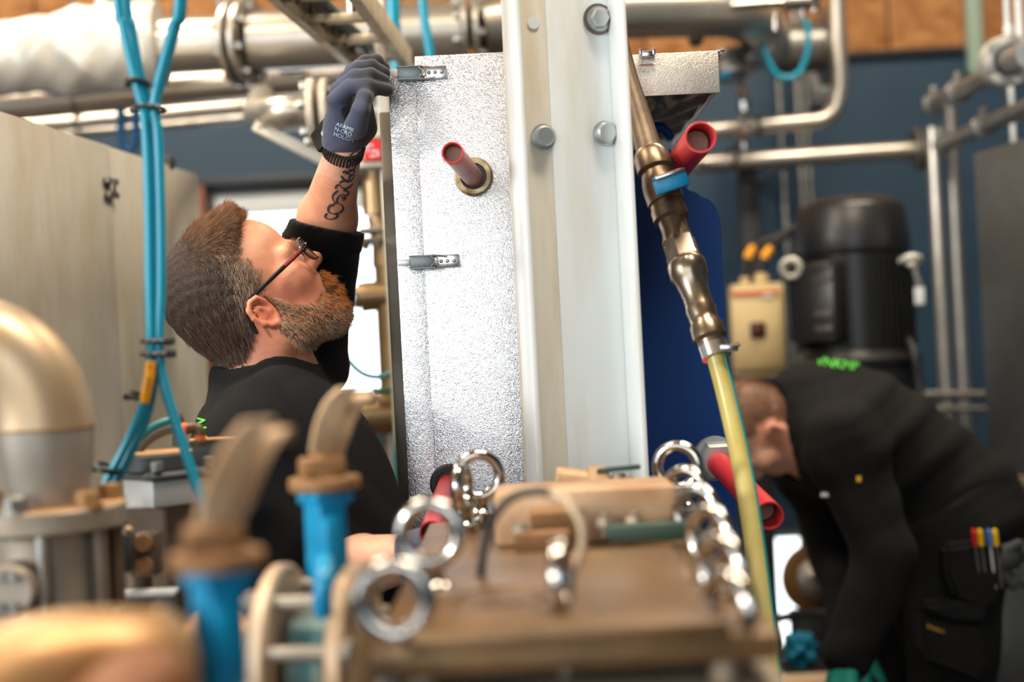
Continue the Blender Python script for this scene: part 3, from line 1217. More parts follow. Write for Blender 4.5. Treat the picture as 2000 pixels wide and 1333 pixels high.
# brown frame leg at the left edge of the jacket
bm = NB()
q = T(775, 550, 2.16)
box(bm, (q.x, 2.2, .93), (S(40, 2.16), .05, 1.86), bev=.003)
fl = single('frame_leg', bm, mat('grey_brown_post', (126, 118, 104), .5, .3, c2=(100, 90, 76), nscale=8), 'narrow brown grey steel post along the left edge of the foil jacket', 'post')
# jacket stands on a floor frame
bm = NB()
box(bm, (-.01, 2.34, z0 - .03), (.22, .5, .06), bev=.004)
for dx in (-.08, .06):
    for dy in (2.14, 2.54):
        box(bm, (dx, dy, (z0 - .06) / 2), (.05, .05, z0 - .06), bev=.003)
single('jacket_stand', bm, M_galv_dk, 'steel stand carrying the foil jacket, mostly out of sight', 'stand')

# ================================================================== brass valve string and yellow hose
M_tarn = mat('tarnished_nickel', (150, 138, 122), .28, .9, c2=(112, 96, 78), nscale=26, rvar=.1)
M_hblue = mat('teal_blue_handle', (0, 112, 152), .4)
va, vb = T(1226, 150, 1.98), T(1285, 345, 1.9)
vs = thing('brass_valve', 'tarnished brass ball valve string with blue handle hanging beside the white channel', 'valve', vb)
bm = NB()
tube(bm, [T(1150, -1700, 2.16), T(1190, -300, 2.12), T(1205, 60, 2.02), T(1226, 150, 1.98), T(1255, 250, 1.94), T(1272, 310, 1.91)], [S(17, 2), S(17, 2), S(17, 2), S(19, 2), S(24, 1.95), S(26, 1.92)], 24)
ob('inlet_pipe', bm, M_brass, vs)
pa, pb = T(1268, 296, 1.92), T(1396, 690, 1.80)
Dv = 1.86
pr = [(0, 30), (.03, 37), (.10, 37), (.11, 30), (.16, 36), (.20, 38), (.27, 37), (.275, 33), (.30, 33), (.305, 36), (.35, 36), (.36, 28), (.42, 27), (.43, 29), (.50, 29)]
bm = NB()
lathe(bm, pa, pb, [(t, S(r, Dv)) for t, r in pr], 24)
ob('valve_body', bm, mat('brown_nickel', (120, 104, 86), .34, .75, c2=(92, 74, 56), nscale=20, rvar=.1), vs)
bm = NB()
lathe(bm, pa, pb, [(t, S(r, Dv)) for t, r in [(.445, 30), (.46, 34), (.535, 34), (.545, 36), (.565, 36), (.57, 30)]], 6, phase=.3)
ob('hex_nipple', bm, M_tarn, vs)
bm = NB()
lathe(bm, pa, pb, [(t, S(r, Dv)) for t, r in [(.56, 34), (.575, 38), (.63, 38), (.65, 33), (.70, 29), (.74, 27), (.78, 28), (.80, 30), (.83, 28), (.86, 29), (.875, 33), (.93, 33), (.945, 27), (1, 25)]], 28)
ob('hose_coupling', bm, M_tarn, vs)
bm = NB()
hc = T(1311, 358, 1.83)
hx = (T(1346, 346, 1.83) - T(1280, 368, 1.83)).normalized()
hz = V(0, -1, 0).cross(hx).normalized()
if hz.z < 0: hz = -hz
hz = hz * -1 if hz.z < 0 else hz
hy = hx.cross(hz).normalized()
box(bm, hc, (S(68, 1.83), .016, S(30, 1.83)), (hx, hy, hz), bev=.003)
box(bm, hc + hz * S(18, 1.83), (S(64, 1.83), .02, S(5, 1.83)), (hx, hy, hz), bev=.001)
ob('handle', bm, M_hblue, vs)
bm = NB()
box(bm, hc + hz * S(17, 1.83) + V(0, -.002, 0), (S(58, 1.83), .018, S(9, 1.83)), (hx, hy, hz), bev=.002)
ob('handle_plate', bm, M_latch, vs)
bm = NB()
cyl(bm, hc + V(0, .004, 0), T(1300, 376, 1.9), S(13, 1.85), seg=18)
ob('stem', bm, M_brass, vs)
bm = NB()
cq = T(1396, 687, 1.8)
ca = (pb - pa).normalized()
cyl(bm, cq - ca * S(14, 1.8), cq + ca * S(12, 1.8), S(29, 1.8), seg=28)
box(bm, cq + V(S(24, 1.8), -.012, S(6, 1.8)), (S(36, 1.8), .016, S(14, 1.8)), (CR, CF, CU), bev=.002)
cyl(bm, cq + V(S(10, 1.8), -.014, S(2, 1.8)), cq + V(S(46, 1.8), -.014, S(12, 1.8)), S(5, 1.8), seg=10)
ob('hose_clamp', bm, M_latch, vs)
hp = smooth_path([T(1397, 692, 1.8), T(1415, 760, 1.79), T(1436, 850, 1.77), T(1456, 950, 1.74), T(1473, 1060, 1.71), T(1487, 1170, 1.68), T(1500, 1280, 1.65), T(1510, 1400, 1.62), T(1512, 1600, 1.6), T(1500, 1900, 1.6)], 6)
hs = thing('garden_hose', 'translucent yellow hose with green stripe hanging from the brass valve', 'hose', T(1500, 1330, 1.64))
bm = NB()
tube(bm, hp, S(19.5, 1.76), 20)
ob('hose_tube', bm, mat('translucent_yellow_hose', (206, 196, 136), .3, c2=(168, 152, 72), nscale=5, stretch=(1, 1, .4), sss=.1), hs)
bm = NB()
tube(bm, [p + V(S(15, 1.76), -S(10, 1.76), 0) for p in hp], S(4.6, 1.76), 8)
ob('green_stripe', bm, mat('green_stripe', (0, 128, 128), .35), hs)

# ================================================================== cable ladder
lad = thing('cable_ladder', 'galvanised cable ladder running away above the gloved hand', 'cable tray', T(640, 40, 2.7))
M_ladder = mat('weathered_zinc', (222, 208, 182), .5, .3, c2=(180, 166, 140), nscale=16, rvar=.1)
zl = T(600, 0, 2.5).z


def tray_pt(xa, ya, da, xb, yb, db, t):
    p, q = T(xa, ya, da), T(xb, yb, db)
    r = p + (q - p) * t
    r.z = zl
    return r


Lr = lambda t: tray_pt(557, 0, 2.5, 690, 125, 3.05, t)
Rr = lambda t: tray_pt(716, 0, 2.5, 800, 120, 3.05, t)
for fn, s in ((Lr, 1), (Rr, -1)):
    p, q = fn(-1.6), fn(1.05)
    ax = (q - p).normalized()
    sd_ = ax.cross(V(0, 0, 1)) * s
    bm = NB()
    box(bm, (p + q) / 2, ((q - p).length, .004, .05), (ax, sd_, V(0, 0, 1)), bev=.001)
    box(bm, (p + q) / 2 + sd_ * .008 - V(0, 0, .024), ((q - p).length, .018, .003), (ax, sd_, V(0, 0, 1)))
    box(bm, (p + q) / 2 + sd_ * .008 + V(0, 0, .024), ((q - p).length, .018, .003), (ax, sd_, V(0, 0, 1)))
    ob('side_rail', bm, M_ladder, lad)
for t in (-1.09, -.76, -.43, -.1, .23, .56, .89):
    bm = NB()
    p, q = Lr(t), Rr(t)
    box(bm, (p + q) / 2 - V(0, 0, .006), ((q - p).length, .024, .018), ((q - p).normalized(), V(0, 0, 1).cross((q - p).normalized()), V(0, 0, 1)), bev=.006)
    ob('rung', bm, M_ladder, lad)
bm = NB()
for t in (-1.3,):
    for fn in (Lr, Rr):
        p = fn(t)
        cyl(bm, p, V(p.x, p.y, ZC), .006, seg=8)
p = Lr(1.0)
cyl(bm, p, V(p.x, p.y, ZC), .006, seg=8)
ob('hanger_rod', bm, M_steel, lad)
M_cable = mat('grey_cable', (84, 94, 96), .5)
for k, (off, dz, r) in enumerate(((.031, .0195, .011), (.053, .0155, .0075))):
    bm = NB()
    tube(bm, smooth_path([Lr(t) + V(off, 0, dz + .003 * math.sin(t * 9 + k)) for t in (-1.6, -1.1, -.6, -.1, .3, .6, .9, 1.05)]), r, 12)
    single('cable', bm, M_cable, ['thick dark cable on the left of the ladder tray', 'thin dark cable lying inner side on the ladder tray', 'upper dark cable of the ladder tray'][k], 'cable', 'dark cables on the ladder tray')
for k, t in enumerate((-.43, -.1, .23, .56, .89)):
    bm = NB()
    c = Lr(t) + V(.034, 0, .010)
    torus(bm, c, (Lr(1) - Lr(0)).normalized(), .022, .0028, 24, 6)
    box(bm, c + V(.002, -.004, -.024), (.009, .008, .012), bev=.002)
    single('zip_tie', bm, M_black, 'black zip tie round the dark cables, %s rung up from the gloved hand' % ('fifth', 'fourth', 'third', 'second', 'first')[k], 'zip tie', 'zip ties on the left side of the ladder tray')
bm = NB()
tube(bm, smooth_path([Rr(t) + V(-.030, 0, .016 + .006 * math.sin(t * 5)) for t in (-1.6, -1, -.5, 0, .4, .8, 1.05)]), .007, 12)
single('air_hose', bm, mat('blue_hose', (0, 132, 186), .35), 'blue hose lying along the right rail of the cable ladder', 'hose')
for k, t in enumerate((.25, .6)):
    bm = NB()
    c = Rr(t) + V(-.030, 0, .012)
    torus(bm, c, (Rr(1) - Rr(0)).normalized(), .016, .003, 20, 6)
    single('zip_tie', bm, M_black, 'black zip tie round the blue hose on the ladder tray, %s one' % ('upper', 'lower')[k], 'zip tie', 'zip ties on the right side of the ladder tray')
for k, (pts, r, lb) in enumerate((([(768, -30, 3.3), (768, 20, 3.3), (771, 70, 3.3), (776, 135, 3.3), (778, 240, 3.3)], 13, 'broad blue hose hanging between the ladder and the foil jacket'),
                                  ([(824, -30, 3.3), (828, 30, 3.3), (835, 75, 3.3), (842, 130, 3.3), (846, 240, 3.3)], 9, 'thin teal hose hanging right of the cable ladder end'))):
    bm = NB()
    tube(bm, smooth_path([T(*p) for p in pts]), S(r, 3.3), 14)
    single('air_hose', bm, M_teal, lb, 'hose')

# ================================================================== teal air hoses before the man
Dh = 1.55
HS = [
    ('left air hose of the teal bundle in front of the bearded man', [(160, -1500), (180, -700), (226, -40), (240, 50), (260, 140), (277, 205), (285, 262), (290, 400), (292, 560), (294, 680), (288, 745), (272, 812), (238, 885), (200, 955)], 9, 0),
    ('middle air hose of the teal bundle, behind the yellow tag', [(175, -1500), (196, -700), (243, -40), (256, 50), (272, 140), (288, 205), (297, 262), (302, 400), (304, 560), (303, 680), (300, 745), (284, 820), (252, 890), (217, 962)], 9.5, .014),
    ('right air hose of the teal bundle, forking down beside the actuator', [(330, -1500), (372, -700), (352, -40), (338, 50), (320, 120), (306, 175), (301, 215), (308, 262), (313, 400), (314, 560), (310, 680), (320, 750), (346, 835), (374, 920), (405, 1018), (420, 1080)], 10, .004),
    ('hindmost air hose of the teal bundle', [(345, -1500), (386, -700), (360, -40), (345, 50), (327, 120), (312, 175), (303, 215), (300, 262), (299, 400), (300, 560), (299, 680), (292, 745), (277, 820), (250, 880), (230, 930)], 8.5, .030),
]
for lb, pts, r, dd in HS:
    bm = NB()
    tube(bm, smooth_path([T(x, y, Dh + dd) for x, y in pts], 5), S(r, Dh), 14)
    single('air_hose', bm, M_teal, lb, 'hose', 'teal air hoses of the hanging bundle')
for lb, pts, r, m in (('short teal hose arching into the brass fitting on the actuator', [(232, 925), (252, 880), (280, 850), (305, 832), (330, 823), (343, 822)], 7.5, mat('dark_teal_tube', (0, 122, 132), .35)),
                      ('short dark braided hose arching under the teal hose at the actuator', [(258, 905), (282, 870), (310, 850), (332, 842), (346, 841)], 6.5, mat('braided_hose', (78, 70, 62), .5, bump=.6, bscale=400))):
    bm = NB()
    tube(bm, smooth_path([T(x, y, 1.66) for x, y in pts], 6), S(r, 1.69), 12)
    single('air_hose', bm, m, lb, 'hose')
ties = [((271, 163), 17, 'black zip tie on the left strand above where the hoses join'), ((295, 214), 26, 'black zip tie where the two hose strands join'),
        ((304, 667), 24, 'upper black zip tie just above the yellow tag'), ((305, 692), 26, 'black zip tie right at the top of the yellow tag'),
        ((274, 775), 20, 'black zip tie at the bottom of the yellow tag'), ((213, 915), 24, 'black zip tie at the foot of the hose bundle')]
for (x, y), r, lb in ties:
    bm = NB()
    ax = V(0, 0, 1) if y < 700 else V(.45, 0, .8).normalized()
    c = T(x, y, Dh + .013)
    xx, yy, _ = frame_of(ax)
    tube(bm, [c + CR * (S(r, Dh) * math.cos(q)) + CF * (.026 * math.sin(q)) + CU * (S(r, Dh) * math.cos(q) * (0 if y < 700 else -.35)) for q in [2 * math.pi * i / 24 for i in range(24)]], .0028, 6, closed=True)
    sgn = 1 if y > 600 and y < 700 else -1
    box(bm, c + CR * (sgn * S(r + 3, Dh)), (.011, .009, .008), bev=.002)
    single('zip_tie', bm, M_black, lb, 'zip tie', 'zip ties on the teal hose bundle')
tg = thing('yellow_tag', 'long yellow cable marker tag tied to the teal hoses', 'tag', T(287, 785, Dh - .02))
bm = NB()
tube(bm, [T(294, 706, Dh - .014), T(292, 735, Dh - .016), T(286, 765, Dh - .016), T(282, 786, Dh - .014)], S(10, Dh), 4)
ob('tag_strip', bm, mat('marker_yellow', (236, 160, 20), .45), tg)
bm = NB()
for y in (714, 719, 740, 745, 750, 757):
    box(bm, T(293 - (y - 714) * .1, y, Dh - .0255), (S(7, Dh), .001, S(2.4, Dh)))
ob('tag_print', bm, M_black, tg)

# ================================================================== pneumatic actuator left of the man
M_actgrey = mat('anodised_grey', (196, 200, 204), .4, .35, c2=(176, 176, 174), nscale=6)
M_actdark = mat('dark_blue_grey_cast', (58, 66, 76), .5, .2, c2=(76, 78, 80), nscale=14)
M_dust = mat('tan_dust_top', (196, 150, 100), .75, c2=(168, 124, 80), nscale=12)
M_brownmetal = mat('brown_grey_metal', (122, 108, 94), .5, .5, c2=(96, 82, 68), nscale=8)
Da = 1.62
ac = thing('pneumatic_actuator', 'grey pneumatic actuator with dark round cap under the teal hoses', 'actuator', V(T(325, 1000, Da).x, Da, T(325, 1190, Da).z))
k45 = math.radians(42)
cA = T(327, 958, Da + .03)
bm = NB()
box(bm, cA, (S(128, Da), S(122, Da), S(52, Da)), k45, bev=.002)
ob('housing', bm, M_actgrey, ac)
bm = NB()
c = T(327, 926, Da + .03)
box(bm, c, (S(140, Da), S(136, Da), S(20, Da)), k45, bev=.007, seg=3)
ob('cap_plate', bm, M_actdark, ac)
bm = NB()
c = T(310, 896, Da + .03)
cyl(bm, c - V(0, 0, S(22, Da)), c + V(0, 0, S(12, Da)), S(68, Da), seg=48, bev=.002)
ob('round_cap', bm, M_actdark, ac)
bm = NB()
cyl(bm, c + V(0, 0, S(12, Da)), c + V(0, 0, S(14, Da)), S(66, Da), seg=48)
ob('dusty_disc', bm, M_dust, ac)
for dx, dy in ((0, -78), (82, 0), (-82, 0)):
    R45 = Matrix.Rotation(k45 - math.pi / 4, 3, 'Z')
    p = T(327, 914, Da + .03) + Vector((S(dx, Da), S(dy, Da), 0))
    bolt(ac, p, V(0, 0, 1), S(22, Da), S(18, Da), M_steel, washer=False)
c = T(320, 1060, Da + .045)
bm = NB()
hh = S(82, Da)
q = [(-92, -70), (22, -70), (72, -20), (72, 70), (-92, 70)]
prism(bm, [V(c.x + S(x, Da), c.y + S(y, Da), c.z + hh - S(4, Da)) for x, y in q], (0, 0, -1), 2 * hh)
bmesh.ops.bevel(bm, geom=bm.edges[:], offset=.0015, segments=2, affect='EDGES')
ob('lower_block', bm, M_brownmetal, ac)
bm = NB()
prism(bm, [V(c.x + S(x, Da) * 1.01, c.y + S(y, Da) * 1.01, c.z + hh - S(4, Da)) for x, y in q], (0, 0, 1), S(4, Da))
ob('block_lid', bm, M_actgrey, ac)
bm = NB()
cyl(bm, V(c.x, c.y + .01, 0), V(c.x, c.y + .01, c.z - hh), .03, seg=24)
box(bm, V(c.x, c.y + .01, .01), (.09, .09, .02))
ob('support_stem', bm, M_brownmetal, ac)
bx = thing('limit_switch_box', 'dark square switch box with tan top behind the actuator cap', 'switch box', T(418, 930, 1.70))
bm = NB()
cS = T(418, 896, 1.765)
box(bm, cS, (S(92, 1.8), .03, S(74, 1.8)), math.radians(12), bev=.002)
ob('box_body', bm, M_actdark, bx)
bm = NB()
box(bm, T(419, 858, 1.765), (S(94, 1.8), .032, S(5, 1.8)), math.radians(12), bev=.001)
ob('dusty_lid', bm, M_dust, bx)
bm = NB()
tube(bm, smooth_path([T(365, 838, 1.70), T(384, 836, 1.70), T(391, 846, 1.70), T(391, 852, 1.70)]), S(10, 1.8), 16)
hexa(bm, T(391, 872, 1.70), V(0, 0, 1), S(22, 1.8), S(12, 1.8))
ob('elbow_fitting', bm, M_brass, bx)
bm = NB()
cyl(bm, T(356, 838, 1.70), T(366, 838, 1.70), S(11, 1.8), seg=18)
cyl(bm, T(391, 858, 1.70), T(391, 851, 1.70), S(11, 1.8), seg=18)
ob('push_ring', bm, mat('orange_plastic', (240, 96, 40), .4), bx)
bm = NB()
tube(bm, smooth_path([T(348, 872, 1.72), T(348, 830, 1.72), T(346, 818, 1.72), T(340, 815, 1.72)]), S(11, 1.8), 16)
ob('elbow_fitting', bm, M_brass, bx)
bm = NB()
cyl(bm, V(cS.x - .022, cS.y + .004, 0), cS - V(.022, -.004, S(30, 1.8)), .008, seg=16)
ob('support_leg', bm, M_brownmetal, bx)

sv = thing('solenoid_valve', 'small brown solenoid valve block with a wire seal under the actuator', 'valve', T(270, 1120, 1.6))
bm = NB()
box(bm, T(288, 1082, 1.585), (S(46, 1.6), .04, S(82, 1.6)), bev=.003)
ob('valve_block', bm, M_brownmetal, sv)
bm = NB()
for y in (1062, 1105):
    cyl(bm, T(282, y, 1.56), T(280, y, 1.535), S(17, 1.6), seg=20, bev=.001)
ob('coil', bm, M_rusty, sv)
bm = NB()
box(bm, T(243, 1078, 1.545), (S(36, 1.6), .03, S(74, 1.6)), bev=.004)
ob('coil_housing', bm, M_actdark, sv)
bm = NB()
tube(bm, smooth_path([T(239, 1006, 1.515), T(250, 1030, 1.515), T(256, 1052, 1.515), T(263, 1090, 1.515), T(258, 1125, 1.515)]), S(2.3, 1.515), 8)
ob('seal_wire', bm, M_brass, sv)
bm = NB()
ball(bm, T(251, 1036, 1.513), S(8, 1.515))
ob('lead_seal', bm, mat('lead_seal', (200, 172, 136), .5, .3), sv)
bm = NB()
p_ = T(270, 1120, 1.585)
cyl(bm, V(p_.x, p_.y, 0), p_, .015, seg=12)
ob('support_leg', bm, M_brownmetal, sv)
nb_ = thing('bracket_plate', 'white topped blue grey bracket plate below the solenoid valve', 'bracket', T(290, 1200, 1.62))
bm = NB()
box(bm, T(290, 1176, 1.55), (S(102, 1.62), .02, S(30, 1.62)), bev=.002)
ob('plate', bm, M_actdark, nb_)
bm = NB()
box(bm, T(290, 1159, 1.55), (S(104, 1.62), .03, S(10, 1.62)), bev=.001)
ob('top_edge', bm, M_white, nb_)
bm = NB()
p_ = T(300, 1190, 1.55)
cyl(bm, V(p_.x, p_.y, 0), p_, .02, seg=12)
ob('support_leg', bm, M_brownmetal, nb_)

# ================================================================== large steel elbow on its flange (left edge)
De = 1.42
el = thing('pipe_elbow', 'big dusty stainless elbow and reducer bolted on a round flange at the left', 'pipe', V(T(95, 1000, De).x, De, 0))
bm = NB()
base = T(93, 985, De)
mid = T(84, 838, De)
upv = V(0, 0, 1)
lathe(bm, base, mid, [(0, S(76, De)), (.1, S(78, De)), (.5, S(90, De)), (.8, S(95, De)), (1, S(97, De))], 48)
ob('reducer', bm, mat('reducer_steel', (172, 166, 156), .42, .6, c2=(150, 140, 126), nscale=5, rvar=.1), el)
M_elb = mat('heat_tinted_steel', (196, 184, 162), .42, .6, c2=(186, 146, 96), nscale=3.2, rvar=.1, lo=.4, hi=.7)
bm = NB()
Re = S(140, De)
pts = []
cb = mid - V(Re, 0, 0)
bend = V(-1, -.12, 0).normalized()
for i in range(15):
    a = i / 14 * math.pi * .5
    pts.append(mid + bend * (Re * (1 - math.cos(a))) + upv * (Re * 1.22 * math.sin(a)))
pts.append(pts[-1] + bend * .3)
tube(bm, pts, S(97, De), 48)
ob('elbow', bm, M_elb, el)
bm = NB()
torus(bm, mid, upv, S(96, De), S(3.2, De), 48, 8)
ob('weld_bead', bm, M_rusty, el)
bm = NB()
cf = T(96, 1008, De)
cyl(bm, cf - upv * S(24, De), cf + upv * S(20, De), S(147, De), seg=64, bev=.002)
ob('flange', bm, M_castgrey, el)
bm = NB()
lathe(bm, cf + upv * S(20, De), cf + upv * S(22, De), [(0, S(143, De)), (1, S(140, De))], 64)
ob('dust_layer', bm, M_dust, el)
for a in (-1.75, -.62, .6, 1.7, 2.8, -2.75):
    bolt(el, cf + upv * S(20, De) + V(math.cos(a), math.sin(a), 0) * S(122, De), upv, S(40, De), S(32, De), M_steel if a == -1.75 else M_rusty)
bm = NB()
b2 = T(92, 1110, De)
cyl(bm, V(cf.x, cf.y, cf.z - S(200, De)), cf - upv * S(24, De), S(104, De), seg=48)
cyl(bm, V(cf.x, cf.y, 0), V(cf.x, cf.y, cf.z - S(200, De)), S(80, De), seg=32)
ob('valve_body', bm, M_castgrey, el)
for a in (-1.38, -.45, .5, 2.4):
    bm = NB()
    p = cf + V(math.cos(a), math.sin(a), 0) * S(124, De)
    cyl(bm, p - upv * S(190, De), p - upv * S(24, De), S(13 if a < -1 else 16, De), seg=16)
    ob('stud', bm, M_steel if a < -1 else M_brownmetal, el)
bm = NB()
cc = T(14, 1157, De - .085)
cyl(bm, cc + V(0, .09, 0), cc, S(50, De), seg=36, bev=.003)
ob('side_cover', bm, M_castgrey, el)
for x, y in ((2, 1128), (26, 1128), (2, 1188), (28, 1188)):
    bm = NB()
    p = T(x, y, De - .085)
    cyl(bm, p, p - V(0, .006, 0), S(9.5, De), seg=20)
    cyl(bm, p - V(0, .005, 0), p - V(0, .0065, 0), S(4.5, De), seg=12)
    ob('socket_screw', bm, M_steel, el)

# ================================================================== near pipe at lower left
Dn = .88
M_tan = mat('warm_tan_steel', (204, 170, 124), .4, .55, c2=(160, 108, 62), nscale=9, rvar=.1)
np_ = thing('near_pipe', 'wide tan steel pipe in the blurred front left, below the big elbow', 'pipe', T(180, 1330, Dn))
bm = NB()
tube(bm, smooth_path([T(311, 1318, Dn + .02), T(236, 1318, Dn), T(120, 1328, Dn - .02), (T(10, 1362, Dn - .04)), T(-80, 1430, Dn - .06), T(-120, 1520, Dn - .06), T(-130, 1700, Dn - .06)], 6), S(128, Dn), 40)
ob('pipe_section', bm, M_tan, np_)
bm = NB()
lathe(bm, T(324, 1322, Dn + .02), T(310, 1322, Dn + .02), [(0, S(140, Dn)), (1, S(140, Dn))], 40)
ob('flange', bm, M_tan, np_)
rp = thing('rust_elbow', 'rust brown pipe bend in front of the wide tan pipe', 'pipe', T(300, 1400, .76))
bm = NB()
tube(bm, smooth_path([T(300, 1352, .80), T(262, 1370, .78), T(215, 1425, .75), T(185, 1520, .74), T(180, 1800, .74)]), S(95, .78), 32)
ob('bend', bm, mat('rust_brown', (138, 88, 52), .6, .2, c2=(104, 64, 38), nscale=8), rp)
bm = NB()
p = T(-130, 1700, Dn - .06)
cyl(bm, p, V(p.x, p.y, 0), S(128, Dn), seg=32)
ob('riser', bm, M_tan, np_)
bm = NB()
p = T(180, 1800, .74)
cyl(bm, p, V(p.x, p.y, 0), S(95, .78), seg=32)
ob('riser', bm, mat('rust_brown', (138, 88, 52)), rp)


# ================================================================== butterfly valves with notched levers
def lever_valve(label, D, sc, nx, ytop, lever, prong, neckcol, extra=None):
    """nx neck centre px, ytop px of neck plate, lever = px points base->tip, sc px scale"""
    t = thing('butterfly_valve', label, 'valve', V(T(nx, ytop, D).x, D, T(nx, 1640, D).z if D < 1 else T(nx, 1420, D).z), 'blue butterfly valves')
    pz = T(nx, ytop, D)
    k = lambda v: S(v * sc, D)
    bm = NB()
    lathe(bm, pz - upv * k(13), pz + upv * k(12), [(0, k(66)), (.15, k(70)), (.85, k(70)), (1, k(66))], 36)
    ob('notch_plate', bm, M_rusty, t)
    bm = NB()
    zb = T(nx, ytop + 190 * sc, D).z
    box(bm, V(pz.x - k(2), pz.y, (pz.z - k(14) + zb) / 2), (k(62), k(66), pz.z - k(14) - zb), math.radians(38), bev=k(7))
    box(bm, V(pz.x, pz.y, pz.z - k(26)), (k(86), k(80), k(26)), math.radians(38), bev=k(7))
    ob('neck', bm, neckcol, t)
    bm = NB()
    box(bm, V(pz.x + k(16), pz.y - k(58), pz.z - k(120)), (k(34), k(20), k(120)), math.radians(38), bev=k(5))
    ob('neck_rib', bm, neckcol, t)
    bm = NB()
    b0 = T(lever[0][0], lever[0][1], D)
    box(bm, pz + upv * k(32) + V(-k(4), 0, 0), (k(84), k(66), k(38)), math.radians(20), bev=k(8))
    lathe(bm, pz + upv * k(12), pz + upv * k(60), [(0, k(36)), (.6, k(32)), (1, k(22))], 8)
    ob('lever_hub', bm, M_rusty, t)
    bm = NB()
    pts = smooth_path([T(x, y, d) for x, y, d in lever], 6)
    w = k(60)
    side = V(math.cos(.5), math.sin(.5), 0)
    fw = [None] * len(pts)
    prev = None
    for i, p in enumerate(pts):
        d = (pts[min(i + 1, len(pts) - 1)] - pts[max(i - 1, 0)]).normalized()
        thv = d.cross(side).normalized()
        wi = w * (.62 + .38 * min(1, i / 6)) * .5
        th = k(12)
        rr = [bm.verts.new(p + side * (wi * a) + thv * (th * b_)) for a, b_ in ((-1, -1), (1, -1), (1, 1), (-1, 1))]
        if prev: bridge(bm, prev, rr)
        else: bm.faces.new(list(reversed(rr)))
        prev = rr
    bm.faces.new(prev)
    bmesh.ops.bevel(bm, geom=bm.edges[:], offset=k(2.5), segments=2, affect='EDGES')
    ob('lever', bm, M_rustlever, t)
    bm = NB()
    pts = smooth_path([T(x, y, d) for x, y, d in prong], 5)
    prev = None
    for i, p in enumerate(pts):
        d = (pts[min(i + 1, len(pts) - 1)] - pts[max(i - 1, 0)]).normalized()
        thv = d.cross(side).normalized()
        rr = [bm.verts.new(p + side * (k(24) * a) + thv * (k(9) * b_)) for a, b_ in ((-1, -1), (1, -1), (1, 1), (-1, 1))]
        if prev: bridge(bm, prev, rr)
        else: bm.faces.new(list(reversed(rr)))
        prev = rr
    bm.faces.new(prev)
    bmesh.ops.bevel(bm, geom=bm.edges[:], offset=k(2.5), segments=2, affect='EDGES')
    ob('squeeze_trigger', bm, M_rustlever, t)
    return t, pz, k


M_rustlever = mat('worn_lever_steel', (206, 182, 150), .55, .2, c2=(170, 130, 90), nscale=14, rvar=.1)
v2, pz2, k2 = lever_valve('farther blue butterfly valve with tan lever before the bearded man', 1.28, 1.0, 634, 944,
                          [(645, 905, 1.28), (655, 850, 1.28), (670, 812, 1.285), (692, 785, 1.29), (710, 780, 1.30)],
                          [(628, 885, 1.25), (638, 830, 1.25), (656, 786, 1.255), (684, 756, 1.26)], M_blue)
bm = NB()
c = T(630, 1150, 1.2)
tube(bm, smooth_path([T(634, 1098, 1.235), T(632, 1130, 1.2), T(630, 1170, 1.195), T(632, 1206, 1.2)]), [S(19, 1.2)] * 15 + [S(18, 1.2)] * 3 + [S(11, 1.2)], 14)
ob('locking_lug', bm, M_blue, v2)
# disc body of valve 2 between two flanges, tie studs
Dv2 = 1.28
cz = T(625, 1300, Dv2)
axx = V(math.cos(-.12), math.sin(-.12), 0)
bm = NB()
cyl(bm, cz - axx * S(40, Dv2), cz + axx * S(40, Dv2), S(124, Dv2), seg=48, bev=.003)
ob('valve_ring', bm, mat('weathered_teal', (70, 128, 136), .6, c2=(150, 128, 92), nscale=16), v2)
fl2 = thing('flange_pipe', 'pale flanged pipe line clamping the farther blue valve', 'pipe', cz - V(0, 0, .1))
for dx, r in ((-72, 200), (74, 196)):
    bm = NB()
    q = cz + axx * S(dx, Dv2)
    cyl(bm, q - axx * S(17, Dv2), q + axx * S(17, Dv2), S(r, Dv2), seg=56, bev=.003)
    ob('flange', bm, mat('pale_flange', (206, 184, 158), .5, .3, c2=(180, 140, 100), nscale=9), fl2)
for dx0, dx1 in ((-240, -72), (74, 84)):
    bm = NB()
    cyl(bm, cz + axx * S(dx0, Dv2), cz + axx * S(dx1, Dv2), S(120, Dv2), seg=40)
    ob('pipe_section', bm, M_tan, fl2)
for a in (math.radians(x) for x in (125, 55, 160, 20, 200, -20)):
    bm = NB()
    rr_ = S(172, Dv2)
    o_ = V(0, 0, 1) * (rr_ * math.sin(a)) + axx.cross(V(0, 0, 1)) * (rr_ * math.cos(a))
    cyl(bm, cz + o_ - axx * S(120, Dv2), cz + o_ + axx * S(106, Dv2), S(14, Dv2), seg=16)
    for dx in (-98, 96):
        hexa(bm, cz + o_ + axx * S(dx - 9, Dv2), axx, S(46, Dv2), S(20, Dv2))
    ob('stud_bolt', bm, M_castgrey, fl2)
bm = NB()
cyl(bm, V(cz.x, cz.y, 0), cz - V(0, 0, S(100, Dv2)), .035, seg=24)
ob('support_leg', bm, M_castgrey, fl2)

v1, pz1, k1 = lever_valve('nearest blue butterfly valve, most blurred, dark navy on its shaded side', .93, 1.32, 424, 1092,
                          [(438, 1040, .93), (456, 975, .93), (484, 908, .935), (514, 862, .945), (538, 850, .955)],
                          [(414, 1020, .905), (436, 940, .905), (470, 868, .91), (506, 820, .915)], M_blue)
bm = NB()
cz1 = T(424, 1560, .93)
cyl(bm, cz1 - V(S(55, .93), 0, 0), cz1 + V(S(55, .93), 0, 0), S(210, .93), seg=48, bev=.003)
ob('valve_ring', bm, M_blue, v1)
bm = NB()
cyl(bm, V(cz1.x, cz1.y, 0), cz1, .04, seg=24)
ob('support_leg', bm, M_castgrey, v1)

